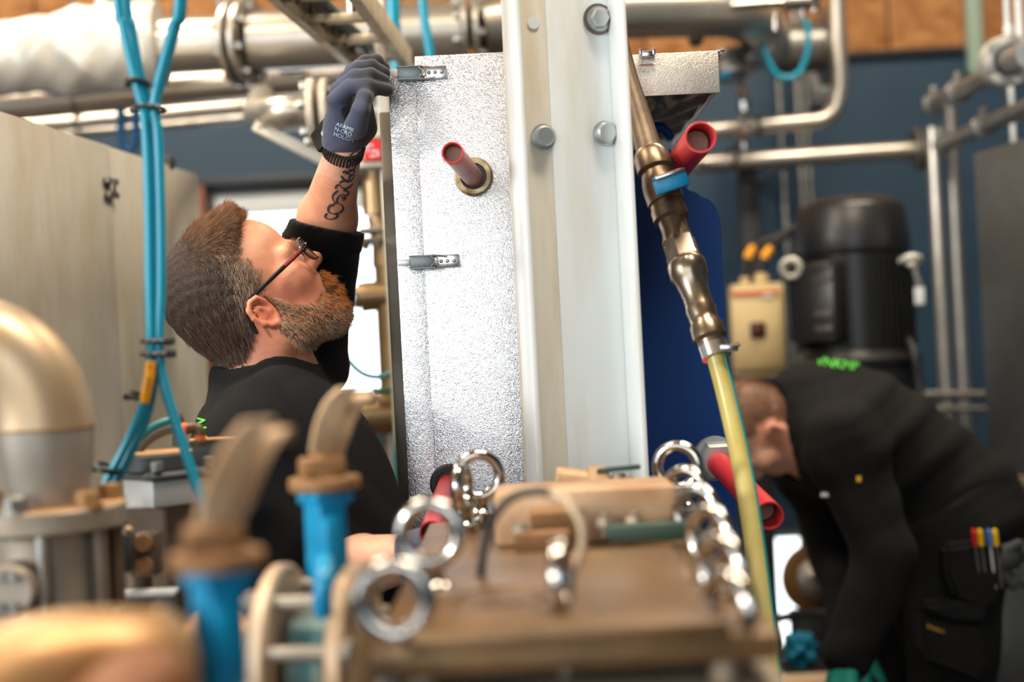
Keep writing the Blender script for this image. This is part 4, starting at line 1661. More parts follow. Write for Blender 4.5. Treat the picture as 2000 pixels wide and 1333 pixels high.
# ================================================================== pump cover plate with lifting rings
M_cover = mat('oily_brown_plate', (140, 108, 70), .36, .4, c2=(90, 66, 42), nscale=6, rvar=.12, bump=.15, bscale=60)
zp = 1.5 - .213
px0, px1 = -.110, .178
pm = thing('pump_casing', 'low brown steel pump casing in the blurred front, ringed with lifting eyes', 'machine', (.03, 1.3, 0))
bm = NB()
box(bm, ((px0 + px1) / 2, 1.35, zp - .010), (px1 - px0, .71, .020), bev=.004)
ob('base_plate', bm, M_cover, pm)
bm = NB()
box(bm, (.03, 1.17, zp + .004), (.225, .36, .016), bev=.004)
torus(bm, (-.02, 1.12, zp + .012), V(0, 0, 1), .036, .0025, 40, 8)
ob('cover_plate', bm, M_cover, pm)
bm = NB()
box(bm, ((px0 + px1) / 2, 1.35, zp - .052), (px1 - px0 + .01, .72, .03), bev=.004)
ob('lower_plate', bm, M_castgrey, pm)
for xx in (-.075, .14):
    for yy in (1.012, 1.3, 1.64):
        bm = NB()
        cyl(bm, (xx, yy, zp - .040), (xx, yy, zp - .018), .011, seg=16)
        ob('spacer_post', bm, M_castgrey, pm)
bm = NB()
box(bm, (.03, 1.36, (zp - .066) / 2), (.22, .62, zp - .066), bev=.01)
ob('casing_body', bm, M_brownmetal, pm)
bm = NB()
box(bm, (.068, 1.52, zp + .028), (.19, .10, .056), bev=.006)
ob('bearing_block', bm, mat('tan_cast_block', (196, 164, 130), .5, .2, c2=(164, 120, 82), nscale=10, bump=.2), pm)
bm = NB()
box(bm, (.035, 1.45, zp + .02), (.05, .05, .04), bev=.005)
box(bm, (.02, 1.39, zp + .016), (.055, .025, .02), bev=.004)
ob('clamp_block', bm, M_rusty, pm)
bm = NB()
box(bm, (.13, 1.42, zp + .016), (.09, .02, .018), bev=.004)
ob('gasket_strip', bm, mat('dark_green_gasket', (44, 66, 54), .6), pm)
for xx, yy in ((.0, 1.40), (.115, 1.44), (.085, 1.44)):
    bm = NB()
    cyl(bm, (xx, yy, zp + .01), (xx, yy, zp + .034), .006, seg=14)
    hexa(bm, (xx, yy, zp + .02), V(0, 0, 1), .018, .01)
    ob('stud', bm, M_castgrey, pm)
bl = thing('pipe_fitting', 'tan union fitting with a dark green strip at the foot of the white channel', 'fitting', (T(1150, 960, 1.66).x, 1.66, zp))
bm = NB()
cyl(bm, T(1085, 935, 1.66), T(1165, 945, 1.66), S(24, 1.66), seg=24, bev=.003)
hexa(bm, T(1150, 943, 1.66), V(1, 0, 0), S(60, 1.66), S(40, 1.66))
lathe(bm, T(1190, 950, 1.66), T(1235, 955, 1.66), [(0, S(20, 1.66)), (1, S(26, 1.66))], 20)
ob('union', bm, mat('tan_cast_block', (196, 158, 118)), bl)
bm = NB()
box(bm, T(1208, 916, 1.65), (S(86, 1.65), .012, S(9, 1.65)), (CR * .995 + CU * .1, CF, CU), bev=.002)
ob('green_strip', bm, mat('dark_green_gasket', (52, 84, 62)), bl)
for p, r in ((T(1120, 945, 1.66), .012), (T(1208, 925, 1.65), .008)):
    bm = NB()
    cyl(bm, V(p.x, p.y, zp), p, r, seg=14)
    ob('post', bm, M_castgrey, bl)

# lifting eye bolts: one built, the others copied
Re_, re_ = .0243, .0066
eb = thing('eye_bolt', 'polished lifting eye bolt', 'eye bolt', (0, 0, 0), 'polished lifting eye bolts')
bm = NB()
torus(bm, (0, 0, .046), V(0, 1, 0), Re_, re_, 48, 16)
ob('ring', bm, M_chrome, eb)
bm = NB()
lathe(bm, (0, 0, -.006), (0, 0, .022), [(0, .0165), (.35, .0165), (.45, .012), (.7, .009), (1, .011)], 24)
ob('collar', bm, M_chrome, eb)
bm = NB()
hexa(bm, (0, 0, -.018), V(0, 0, 1), .026, .012)
cyl(bm, (0, 0, -.03), (0, 0, -.006), .009, seg=14)
ob('nut', bm, M_steel, eb)
EYES = [   # px of ring centre, depth, turn about z, label
    (935, 930, 1.64, .12, 'farthest left lifting eye against the foil jacket, ring facing the camera'),
    (903, 952, 1.60, 1.35, 'left lifting eye seen edge on beside the farthest left ring'),
    (840, 1043, 1.19, -.15, 'middle left lifting eye with the short red tube showing through its ring'),
    (772, 1172, 1.02, -.1, 'nearest left lifting eye at the front corner of the brown plate'),
    (1324, 912, 1.66, -.35, 'farthest right lifting eye in front of the blue plate'),
    (1340, 962, 1.56, -.7, 'second lifting eye from the back in the right row'),
    (1362, 1003, 1.42, -.75, 'third lifting eye from the back in the right row'),
    (1388, 1050, 1.28, -.95, 'fourth lifting eye from the back in the right row'),
    (1410, 1112, 1.14, -1.05, 'second nearest lifting eye in the right row, beside the yellow hose'),
    (1424, 1190, 1.03, -1.1, 'nearest right lifting eye low beside the yellow hose'),
    (1096, 1130, 1.06, 1.4, 'centre lifting eye seen edge on in the middle of the brown plate'),
]
for i, (x, y, d, rz, lb) in enumerate(EYES):
    p = T(x, y, d) - V(0, 0, .046)
    o = eb if i == 0 else dup(eb, p, rz, lb)
    o.location = p
    o.rotation_euler = (0, 0, rz)
    o['label'] = lb
    # raised seat under the eye bolt reaching down to the plate
    bm = NB()
    zt_ = p.z - .0305
    if zt_ > zp + .002:
        cyl(bm, (p.x, p.y, zp - .002), (p.x, p.y, zt_), .017, seg=20)
        ob('eye_seat', bm, M_castgrey, pm)
hl = thing('lubrication_hose', 'looped black and grey hose arching over the brown plate', 'hose', T(1095, 1200, 1.15))
bm = NB()
tube(bm, smooth_path([T(938, 1150, 1.22), T(944, 1080, 1.22), T(962, 1015, 1.22), T(1000, 972, 1.22), T(1050, 960, 1.21), T(1075, 964, 1.2)]), S(9, 1.2), 14)
ob('black_hose', bm, M_rubber, hl)
bm = NB()
tube(bm, smooth_path([T(1068, 962, 1.205), T(1105, 980, 1.19), T(1134, 1022, 1.18), T(1136, 1072, 1.17), T(1118, 1120, 1.16), T(1100, 1180, 1.15), (T(1097, 1180, 1.15).x, 1.15, zp + .01)]), S(9, 1.18), 14)
ob('grey_hose', bm, mat('braided_steel_hose', (176, 158, 134), .4, .5, bump=.5, bscale=300), hl)
bm = NB()
p = T(938, 1150, 1.22)
cyl(bm, (p.x, p.y, zp), p, .008, seg=14)
ob('fitting', bm, M_castgrey, hl)

# ================================================================== right background: pipes along the wall
Dr = 4.6
bp1 = thing('bent_pipe', 'steel pipe bending from the ceiling to run behind the upper red tube', 'pipe', T(1500, 250, Dr))
bm = NB()
pts = [T(1330, 262, Dr), T(1560, 240, Dr), T(1585, 238, Dr)]
cA_ = T(1585, 180, Dr)
pts += [T(1585 + 52 * math.sin(a), 186 + 52 * math.cos(a), Dr) for a in (.3, .6, .9, 1.2, 1.5)]
pts += [T(1640, 160, Dr), T(1636, 60, Dr), T(1632, -60, Dr), T(1630, -140, Dr)]
tube(bm, smooth_path(pts, 4), S(16, Dr), 24)
ob('pipe_section', bm, M_stain, bp1)
bm = NB()
for px in (1480,):
    q = T(px, 248, Dr)
    torus(bm, q, V(1, 0, 0), S(18, Dr), .006, 24, 8)
    cyl(bm, q, V(q.x, YB - .004, q.z), .008, seg=8)
ob('pipe_clamp', bm, M_black, bp1)
hp2 = thing('wall_pipe', 'straight steel pipe with flange along the dark wall above the motor', 'pipe', T(1600, 300, Dr))
bm = NB()
tube(bm, [T(1350, 322, Dr), T(1790, 293, Dr)], S(17, Dr), 24)
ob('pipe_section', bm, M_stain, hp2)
bm = NB()
cyl(bm, T(1784, 293, Dr), T(1796, 292, Dr), S(40, Dr), seg=32, bev=.003)
cyl(bm, T(1799, 292, Dr), T(1812, 291, Dr), S(40, Dr), seg=32, bev=.003)
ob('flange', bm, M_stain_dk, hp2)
flange_bolts(hp2, T(1812, 291, Dr), V(1, 0, 0), S(31, Dr), 6, .022, .02, M_steel)
bm = NB()
q = T(1440, 316, Dr)
tube(bm, smooth_path([T(1366, 312, Dr - .05), T(1380, 325, Dr - .05), T(1410, 328, Dr - .05), T(1436, 318, Dr - .05), T(1440, 290, Dr - .05)]), S(3.5, Dr), 8)
ob('black_wire', bm, M_black, hp2)
for xx in (1560,):
    bm = NB()
    q = T(xx, 308, Dr)
    cyl(bm, q, V(q.x, YB - .004, q.z), .012, seg=8)
    ob('pipe_bracket', bm, M_steel, hp2)
# two sloping pipes with clamps and the round flange at upper right
for nm, lb, p_, q_, r in (('sloping_pipe', 'upper sloping steel pipe running to the round flange at upper right', (1822, 205, 4.5), (1945, 142, 3.7), 17),
                          ('sloping_pipe', 'lower sloping steel pipe above the dull steel cabinet', (1838, 284, 4.5), (2060, 186, 3.3), 16)):
    t = thing(nm, lb, 'pipe', T(*p_))
    bm = NB()
    tube(bm, [T(*p_), T(*q_)], S(r, 4.1), 24)
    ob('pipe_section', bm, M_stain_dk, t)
    a, b = T(*p_), T(*q_)
    for f_ in (.02, .45):
        bm = NB()
        c = a + (b - a) * f_
        cyl(bm, c - (b - a).normalized() * .012, c + (b - a).normalized() * .012, S(r + 7, 4.2), seg=24, bev=.003)
        box(bm, c + V(0, 0, S(r + 10, 4.2)), (.02, .03, .03), bev=.003)
        ob('pipe_clamp', bm, M_steel, t)
rf = thing('round_flange', 'pale round pipe flange at the upper right corner', 'flange', T(1965, 170, 3.6))
bm = NB()
ca_, cb_ = T(1958, 122, 3.72), T(1972, 118, 3.60)
lathe(bm, ca_, cb_, [(0, S(46, 3.6)), (.1, S(50, 3.6)), (.9, S(50, 3.6)), (1, S(47, 3.6)), (1, S(32, 3.6)), (.55, S(30, 3.6))], 40)
ob('flange_disc', bm, mat('pale_cast', (206, 200, 188), .45, .4), rf)
bm = NB()
cyl(bm, ca_, ca_ + (cb_ - ca_) * 3.5, S(24, 3.6), seg=28)
ob('pipe_stub', bm, M_stain_dk, rf)
flange_bolts(rf, cb_, cb_ - ca_, S(40, 3.6), 6, .02, .014, M_steel, .3)
bm = NB()
cyl(bm, T(1969, 72, 3.62), V(T(1969, 72, 3.62).x, 3.62, ZC), S(6, 3.6), seg=12)
cyl(bm, T(1970, 66, 3.62), T(1970, 50, 3.62), S(10, 3.6), seg=12)
cyl(bm, T(1992, 72, 3.7), V(T(1992, 72, 3.7).x, 3.7, ZC), S(8, 3.6), seg=12)
ob('hanger_rod', bm, M_white, rf)
# vertical pipes and struts
VP = [('standing_pipe', 'left of two vertical steel pipes beside the motor', 1822, 250, 1846, 760, 4.5, 14, M_stain),
      ('standing_pipe', 'right of two vertical steel pipes beside the motor', 1856, 210, 1884, 760, 4.7, 14, M_stain_dk),
      ('thin_strut', 'thin vertical strut left of the motor, behind the yellow tagged cables', 1521, 150, 1540, 690, 5.25, 6, M_steel),
      ('thin_strut', 'thin vertical strut just above the motor cowl, left one', 1557, 150, 1566, 400, 5.25, 8, M_steel),
      ('thin_strut', 'thin vertical strut just above the motor cowl, right one', 1574, 180, 1584, 400, 5.25, 6, M_steel),
      ('hanging_rod', 'thin pale rod below the round flange at upper right', 1974, 170, 1984, 300, 4.1, 5, M_white)]
for nm, lb, xa, ya, xb, yb_, d, r, m in VP:
    bm = NB()
    p = T(xa, ya, d)
    cyl(bm, V(p.x, p.y, 0), p if r > 8 else V(p.x, p.y, ZC), S(r, d), seg=20)
    single(nm, bm, m, lb, 'pipe', base=(p.x, p.y, 0))
bm = NB()
tube(bm, [T(1760, 772, 4.4), T(1960, 772, 4.4)], S(9, 4.4), 16)
tube(bm, [T(1760, 800, 4.45), T(1960, 800, 4.45)], S(6, 4.4), 16)
for px in (1776, 1950):
    q = T(px, 772, 4.42)
    cyl(bm, V(q.x, q.y, 0), q, .012, seg=10)
single('low_rail', bm, M_stain_dk, 'low steel rail behind the bending worker, right of the motor', 'rail')

# instruments hanging under the pipe elbow
iv = thing('pneumatic_cylinder', 'small steel pneumatic cylinder on the pipe elbow, teal hose loop at its end', 'actuator', T(1510, 20, 3.84))
bm = NB()
cyl(bm, T(1428, 11, 3.84), T(1532, 6, 3.84), S(8, 3.84), seg=18)
ob('rod', bm, M_chrome, iv)
bm = NB()
cyl(bm, T(1532, 6, 3.84), T(1584, 4, 3.84), S(15, 3.84), seg=24, bev=.003)
ob('barrel', bm, M_steel, iv)
bm = NB()
cyl(bm, T(1592, 24, 3.84), T(1592, -4, 3.84), S(9, 3.84), seg=18)
ob('fitting', bm, M_chrome, iv)
bm = NB()
cyl(bm, T(1569, 38, 3.84), T(1569, 10, 3.84), S(6, 3.84), seg=14)
ob('fitting', bm, M_chrome, iv)
bm = NB()
cyl(bm, T(1516, 60, 3.84), T(1516, 26, 3.84), S(7, 3.84), seg=14)
ob('fitting', bm, M_chrome, iv)
p2 = big
bm = NB()
tube(bm, [T(1500, 95, 4.9), T(1630, 90, 4.9)], S(48, 4.9), 32)
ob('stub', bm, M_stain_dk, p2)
bm = NB()
cyl(bm, T(1606, 90, 4.9), T(1622, 90, 4.9), S(76, 4.9), seg=40, bev=.003)
ob('flange', bm, M_stain_dk, p2)
flange_bolts(p2, T(1622, 90, 4.9), V(1, 0, 0), S(60, 4.9), 8, .03, .03, M_chrome, .2)
bm = NB()
tube(bm, smooth_path([T(1488, 22, 4.15), T(1489, 60, 4.15), T(1494, 100, 4.15), T(1512, 140, 4.15), T(1535, 153, 4.15), T(1560, 142, 4.15), T(1576, 105, 4.15), T(1578, 60, 4.15), T(1571, 34, 4.15)]), S(6, 4.15), 12)
single('air_hose', bm, M_teal, 'teal hose hanging in a U shape under the pipes, upper right', 'hose')
jb = thing('junction_box', 'small grey junction box with two glands on the dark wall', 'box', T(1599, 205, 5.3))
bm = NB()
box(bm, T(1599, 168, 5.33), (S(38, 5.3), .06, S(44, 5.3)), bev=.006)
ob('box_body', bm, mat('grey_enclosure', (150, 152, 150), .5), jb)
bm = NB()
for px in (1590, 1606):
    cyl(bm, T(px, 190, 5.32), T(px, 203, 5.32), S(6, 5.3), seg=12)
cyl(bm, T(1588, 146, 5.32), T(1588, 130, 5.32), S(4, 5.3), seg=12)
ob('cable_gland', bm, mat('grey_enclosure', (150, 152, 150)), jb)
for y0, y1, lb in ((172, 222, 'upper shiny valve fitting hanging by the bent steel pipe'), (262, 296, 'lower shiny valve fitting between the two wall pipes')):
    bm = NB()
    lathe(bm, T(1450, y0, 4.4), T(1455, y1, 4.4), [(0, S(8, 4.4)), (.2, S(13, 4.4)), (.5, S(10, 4.4)), (.55, S(15, 4.4)), (.9, S(14, 4.4)), (1, S(8, 4.4))], 20)
    single('drain_valve', bm, M_chrome, lb, 'valve')
bm = NB()
tube(bm, [T(1441, 104, 4.36), T(1446, 160, 4.46), T(1450, 200, 4.48), T(1454, 262, 4.42)], S(6, 4.4), 12)
single('drop_tube', bm, M_steel, 'thin steel drop tube linking the shiny valve fittings', 'pipe')
dv = thing('dark_valve', 'dark valve body with blue tag under the pipe elbow, right of the foil cover', 'valve', T(1425, 160, 4.3))
bm = NB()
lathe(bm, T(1425, 98, 4.2), T(1432, 160, 4.2), [(0, S(38, 4.3)), (.2, S(40, 4.3)), (.3, S(30, 4.3)), (.55, S(32, 4.3)), (.62, S(46, 4.3)), (.78, S(46, 4.3)), (.85, S(28, 4.3)), (1, S(24, 4.3))], 28)
ob('valve_body', bm, M_stain_dk, dv)
bm = NB()
box(bm, T(1416, 148, 4.15), (S(26, 4.2), .02, S(14, 4.2)), bev=.004)
ob('blue_tag', bm, M_blue, dv)
ob_ = thing('sensor_stub', 'small pale sensor stub under the big pipe above the foil cover', 'sensor', T(1360, 95, 4.1))
bm = NB()
lathe(bm, T(1360, 60, 4.0), T(1358, 92, 4.0), [(0, S(10, 4)), (.3, S(16, 4)), (.8, S(14, 4)), (1, S(6, 4))], 20)
ob('stub', bm, M_brass, ob_)

# ================================================================== motor
Dm = 4.0
M_motor = mat('black_motor_paint', (34, 34, 36), .36, c2=(26, 26, 27), nscale=5, spec=.5)
mo = thing('electric_motor', 'large black upright electric motor with fan cowl behind the bending worker', 'motor', V(T(1665, 700, Dm).x, Dm, T(1665, 712, Dm).z))
cx = T(1662, 450, Dm).x
zz_ = lambda y: T(1662, y, Dm).z
bm = NB()
lathe(bm, V(cx, Dm, zz_(496)), V(cx, Dm, zz_(386)), [(0, S(110, Dm)), (.08, S(112, Dm)), (.3, S(110, Dm)), (.78, S(104, Dm)), (.86, S(98, Dm)), (.97, S(74, Dm)), (1, S(60, Dm))], 56)
ob('fan_cowl', bm, M_motor, mo)
bm = NB()
cyl(bm, V(cx, Dm, zz_(690)), V(cx, Dm, zz_(500)), S(103, Dm), seg=56)
ob('stator', bm, M_motor, mo)
bm = NB()
for k in range(56):
    a = 2 * math.pi * k / 56
    d = V(math.cos(a), math.sin(a), 0)
    box(bm, V(cx, Dm, (zz_(680) + zz_(504)) / 2) + d * S(108, Dm), (S(16, Dm), .004, zz_(504) - zz_(680)), (d, V(-d.y, d.x, 0), V(0, 0, 1)))
o_ = ob('cooling_fins', bm, M_motor, mo)
bm = NB()
lathe(bm, V(cx, Dm, zz_(712)), V(cx, Dm, zz_(684)), [(0, S(122, Dm)), (.4, S(124, Dm)), (.6, S(116, Dm)), (1, S(112, Dm))], 56)
ob('mounting_flange', bm, M_motor, mo)
tb = V(cx, Dm, 0)
dl = V(-.72, -.69, 0)
sl = V(.69, -.72, 0)
bm = NB()
box(bm, V(cx, Dm, zz_(590)) + dl * S(122, Dm), (S(56, Dm), S(104, Dm), S(150, Dm)), (dl, sl, V(0, 0, 1)), bev=.012)
ob('terminal_box', bm, M_motor, mo)
for y in (520, 548, 612, 640):
    bm = NB()
    box(bm, V(cx, Dm, zz_(y)) + dl * S(151, Dm) + sl * S(28, Dm), (S(8, Dm), S(38, Dm), S(10, Dm)), (dl, sl, V(0, 0, 1)), bev=.003)
    ob('box_rib', bm, mat('worn_black_edge', (72, 68, 66), .45), mo)
for px, lbn in ((1548, 0), (1770, 1)):
    bm = NB()
    c = T(1545 if px < 1600 else 1779, 524 if px < 1600 else 510, 3.88)
    torus(bm, c, V(.3, 1, .3) if px < 1600 else V(0, .5, 1), S(17, Dm), S(6, Dm), 28, 10)
    cyl(bm, c + V(S(10 if px < 1600 else -10, Dm), 0, 0), c + V(S(34 if px < 1600 else -34, Dm), 0, 0), S(6, Dm), seg=12)
    ob('lifting_eye', bm, mat('pale_ring', (216, 214, 200), .4, .2), mo)
bm = NB()
for k in range(6):
    p = T(1786 + k * 1.8, 524 + k * 6.2, Dm - .12)
    torus(bm, p, V(1, 0, 0) if k % 2 else V(0, 1, 0), S(4, Dm), S(1.4, Dm), 12, 6)
ob('tag_chain', bm, M_steel, mo)
bm = NB()
box(bm, T(1796, 578, Dm - .12), (S(19, Dm), .006, S(34, Dm)), bev=.003)
ob('hang_tag', bm, M_white, mo)
pp_ = thing('circulation_pump', 'dark pump housing carrying the black motor', 'pump', V(cx, Dm, 0))
bm = NB()
lathe(bm, V(cx, Dm, 0), V(cx, Dm, zz_(712)), [(0, .17), (.1, .17), (.13, .12), (.55, .12), (.7, .11), (.93, .12), (.94, .16), (.998, .16)], 40)
ob('pump_housing', bm, M_rubber, pp_)
bm = NB()
cyl(bm, T(1752, 744, 3.9), T(1756, 722, 3.9), S(8, 3.85), seg=14)
ob('bleed_screw', bm, M_brass, pp_)
bm = NB()
tube(bm, smooth_path([T(1772, 660, 3.9), T(1786, 690, 3.85), T(1794, 740, 3.85), T(1798, 800, 3.85), T(1798, 900, 3.9)]), S(8, 3.9), 12)
single('black_cable', bm, M_rubber, 'thick black cable curving down the right side of the motor', 'cable')

# beige control box with cables
Dk = 4.3
kb = thing('control_box', 'beige control box with red stripe and rotary switch left of the motor', 'control box', T(1480, 740, Dk))
M_beige = mat('aged_beige_enclosure', (204, 182, 136), .5, c2=(190, 164, 116), nscale=4)
bm = NB()
box(bm, T(1480, 646, Dk), (S(98, Dk), .09, S(182, Dk)), bev=.006)
ob('enclosure', bm, M_beige, kb)
bm = NB()
box(bm, T(1478, 646, Dk - .05), (S(95, Dk), .02, S(150, Dk)), bev=.004)
ob('front_cover', bm, M_beige, kb)
bm = NB()
box(bm, T(1475, 573, Dk - .062), (S(92, Dk), .004, S(9, Dk)))
ob('red_stripe', bm, mat('faded_red_stripe', (196, 98, 62), .5), kb)
bm = NB()
box(bm, T(1500, 577, Dk - .0645), (S(20, Dk), .002, S(5, Dk)))
ob('stripe_lettering', bm, M_white, kb)
bm = NB()
box(bm, T(1480, 645, Dk - .062), (S(29, Dk), .012, S(31, Dk)), bev=.003)
ob('switch_plate', bm, M_black, kb)
bm = NB()
box(bm, T(1480, 644, Dk - .072), (S(9, Dk), .014, S(20, Dk)), bev=.003)
ob('switch_knob', bm, mat('dark_red_knob', (110, 32, 24), .4), kb)
for px, w in ((1455, 8), (1487, 12)):
    bm = NB()
    cyl(bm, T(px, 556, Dk), T(px, 534 if w > 8 else 544, Dk), S(w, Dk), seg=18)
    hexa(bm, T(px, 550, Dk), V(0, 0, 1), S(w * 2.2, Dk), S(8, Dk))
    ob('cable_gland', bm, M_beige, kb)
bm = NB()
box(bm, T(1482, 600, Dk + .3) + V(0, .1, -.6), (.06, .06, 2.2), bev=.004)
box(bm, T(1482, 640, Dk + .18), (.05, .3, .05), bev=.004)
ob('mounting_post', bm, M_rubber, kb)
for k, (pts, tagp) in enumerate((([(1455, 545, Dk), (1460, 505, Dk), (1478, 480, Dk), (1520, 462, Dk), (1560, 440, Dk)], (1467, 496)),
                                ([(1487, 535, Dk), (1492, 505, Dk), (1510, 480, Dk), (1540, 455, Dk), (1566, 430, Dk)], (1494, 494)))):
    t = thing('power_cable', ['outer black cable with yellow band entering the beige box', 'inner black cable with yellow band entering the beige box'][k], 'cable', T(*pts[0]))
    path = smooth_path([T(*p) for p in pts], 6)
    bm = NB()
    tube(bm, path, S(8, Dk), 14)
    ob('cable_sheath', bm, M_black, t)
    bm = NB()
    tube(bm, path[6:12], S(8.8, Dk), 14)
    ob('yellow_band', bm, mat('marker_yellow', (236, 160, 20)), t)

# ================================================================== low window corner: grinding disc, hoses, teal cloth
wh = thing('grinding_wheel', 'brown disc with steel hub on the floor in front of the low bright window', 'wheel', T(1585, 1190, 4.4))
cw = T(1590, 1130, 4.4)
wn = V(.25, -1, .05).normalized()
bm = NB()
lathe(bm, cw - wn * .02, cw + wn * .02, [(0, S(62, 4.4)), (.1, S(66, 4.4)), (.9, S(66, 4.4)), (1, S(62, 4.4))], 48)
ob('rim', bm, mat('dark_brown_disc', (104, 70, 30), .5), wh)
bm = NB()
lathe(bm, cw + wn * .015, cw + wn * .06, [(0, S(44, 4.4)), (.4, S(42, 4.4)), (.6, S(30, 4.4)), (1, S(24, 4.4))], 36)
ob('hub', bm, M_stain, wh)
bm = NB()
box(bm, V(cw.x, cw.y, (cw.z - S(66, 4.4)) / 2), (.14, .16, cw.z - S(66, 4.4)), bev=.005)
ob('stand', bm, M_rubber, wh)
bm = NB()
tube(bm, smooth_path([T(1478, 1228, 3.9), T(1510, 1212, 3.9), T(1550, 1204, 3.9), T(1600, 1200, 3.75), T(1660, 1204, 3.6)]), S(9, 3.9), 12)
single('black_cable', bm, M_rubber, 'black cable crossing low before the bright lower window', 'cable')
fb = thing('teal_rag', 'crumpled teal blue cloth lying before the low bright window', 'cloth', T(1564, 1320, 4.0))
bm = NB()
bmesh.ops.create_icosphere(bm, subdivisions=4, radius=1, matrix=Matrix.Translation(T(1562, 1272, 3.75)) @ Matrix.Diagonal((S(30, 4), S(30, 4), S(30, 4), 1)))
c_ = T(1562, 1272, 3.75)
for v in bm.verts:
    d = v.co - c_
    v.co = c_ + d * (1 + .22 * math.sin(d.x * 130 + 2) * math.sin(d.z * 150) + .16 * math.sin(d.y * 210 + d.x * 90))
ob('cloth', bm, mat('teal_cloth', (0, 118, 150), .8), fb)
bm = NB()
cy = T(1556, 1302, 3.75)
box(bm, V(cy.x, cy.y, (cy.z) / 2), (.16, .16, cy.z), bev=.01)
single('low_crate', bm, M_rubber, 'dark low crate carrying the teal cloth', 'crate')
bm = NB()
box(bm, V(T(1530, 1330, 3.5).x, 3.5, T(1530, 1330, 3.5).z / 2), (.26, .1, T(1530, 1322, 3.5).z), bev=.006)
single('low_sill', bm, mat('tan_sill', (176, 150, 120), .6), 'tan low sill at the bottom edge by the yellow hose', 'sill')

# ================================================================== bearded man
def skin_mat(name, c, c2):
    return mat(name, c, .48, c2=c2, nscale=55, lo=.3, hi=.75, bump=.12, bscale=420, bdist=.0006, attr='tint', sss=.12, spec=.4)


M_skin = skin_mat('warm_skin', (230, 182, 156), (216, 162, 134))
M_cloth = mat('black_cotton', (11, 12, 15), .9, c2=(15, 16, 19), nscale=60, bump=.15, bscale=500, sheen=.02, spec=.15)
yaw, pit = math.radians(9), math.radians(42)
f0 = V(math.cos(yaw), math.sin(yaw), 0)
HL = V(-math.sin(yaw), math.cos(yaw), 0)
HF = f0 * math.cos(pit) + V(0, 0, math.sin(pit))
HU = -f0 * math.sin(pit) + V(0, 0, math.cos(pit))
HO = T(522, 614, 1.985) + HL * .082
HM = np.array([list(HF), list(HL), list(HU)])
HO_ = np.array(HO)
hw = lambda x, y, z: HO + HF * x + HL * y + HU * z           # head local -> world
hloc = lambda p: (p - HO_) @ HM.T


def head_sdf(q):
    """head in its own frame: x forward, y left, z up, origin between the ears (metres)"""
    a = q.copy()
    a[:, 1] = np.abs(a[:, 1])
    d = ell(q, (-.012, 0, .060), (.090, .076, .090))
    d = smin(d, ell(q, (.028, 0, .078), (.066, .062, .060)), .03)
    d = smin(d, ell(q, (.042, 0, .004), (.051, .057, .074)), .025)
    d = smin(d, ell(a, (.064, .040, .010), (.026, .026, .022)), .02)
    d = smin(d, cone(a, (.0, .054, -.034), (.058, .018, -.062), .021, .020), .025)
    d = smin(d, cone(a, (.0, .058, .0), (.0, .054, -.04), .02, .02), .02)
    d = smin(d, ell(q, (.067, 0, -.061), (.018, .024, .018)), .02)
    d = smin(d, ell(q, (.082, 0, -.024), (.016, .03, .022)), .015)
    d = smin(d, cone(a, (.094, .012, .047), (.080, .046, .046), .010, .009), .012)   # brow ridge
    d = ssub(d, ell(a, (.108, .033, .029), (.020, .018, .013)), .012)                # eye sockets
    d = smin(d, ell(a, (.082, .032, .029), (.0135, .0155, .0125)), .003)             # lids over eyeballs
    d = ssub(d, ell(a, (.0965, .032, .0285), (.004, .013, .0018)), .0015)
    d = smin(d, cone(q, (.095, 0, .042), (.1065, 0, .012), .0075, .0092), .012)      # nose
    d = smin(d, ell(q, (.1075, 0, .0105), (.0100, .0105, .0088)), .006)
    d = smin(d, ell(a, (.098, .0125, .0060), (.010, .0065, .0068)), .005)
    d = ssub(d, ell(a, (.101, .0065, -.0010), (.006, .0035, .004)), .002)
    d = smin(d, cone(a, (.0955, 0, -.0235), (.082, .023, -.0285), .0058, .004), .005)
    d = smin(d, cone(a, (.0940, 0, -.0375), (.082, .022, -.0315), .0068, .004), .005)
    d = ssub(d, ell(q, (.099, 0, -.0305), (.012, .021, .0012)), .002)
    # ears
    a0_ = a
    a = (a - np.array([-.004, 0, .004])) * np.array([1 / .76, 1, 1 / .76]) + np.array([-.004, 0, .004])
    ring_ = [(.008, .073, .006), (.014, .078, .020), (.008, .086, .034), (-.006, .091, .036), (-.019, .093, .026), (-.022, .092, .008), (-.016, .088, -.010), (-.006, .083, -.022), (.003, .078, -.026), (.008, .074, -.016)]
    e = np.full(len(q), 9.)
    for i in range(len(ring_) - 1):
        r1 = .0050 if i < 6 else .0062
        e = smin(e, cone(a, ring_[i], ring_[i + 1], r1, .0050 if i < 5 else .0062), .003)
    e = smin(e, cone(a, (-.004, .078, .004), (-.006, .076, .018), .011, .011), .004)
    e = ssub(e, ell(a, (-.003, .089, .004), (.0085, .010, .011)), .003)
    e = smin(e, cone(a, (-.012, .083, -.008), (-.011, .085, .018), .004, .004), .003)
    e = smin(e, ell(a, (.009, .077, .000), (.005, .005, .006)), .003)
    d = smin(d, e * .8, .005)
    # neck upper part
    d = smin(d, cone(q, (-.030, 0, .0), (-.052, 0, -.075), .058, .060), .03)
    return d


FT = V(1, .05, 0).normalized()
SD = V(-.05, 1, 0).normalized()
TAX = (FT, SD, V(0, 0, 1))
NB0 = T(532, 812, 2.05)
CH = T(566, 965, 1.99)
BK = T(534, 908, 2.02)
BL = T(590, 1100, 1.92)
PV = T(585, 1330, 1.93)
RS, RE = T(518, 896, 1.88), T(590, 1130, 1.83)
RW = T(772, 1094, 1.80)
LS, LE, LW = T(580, 700, 2.20), T(622, 505, 2.24), T(671, 292, 2.055)
LH = T(650, 418, 2.15)


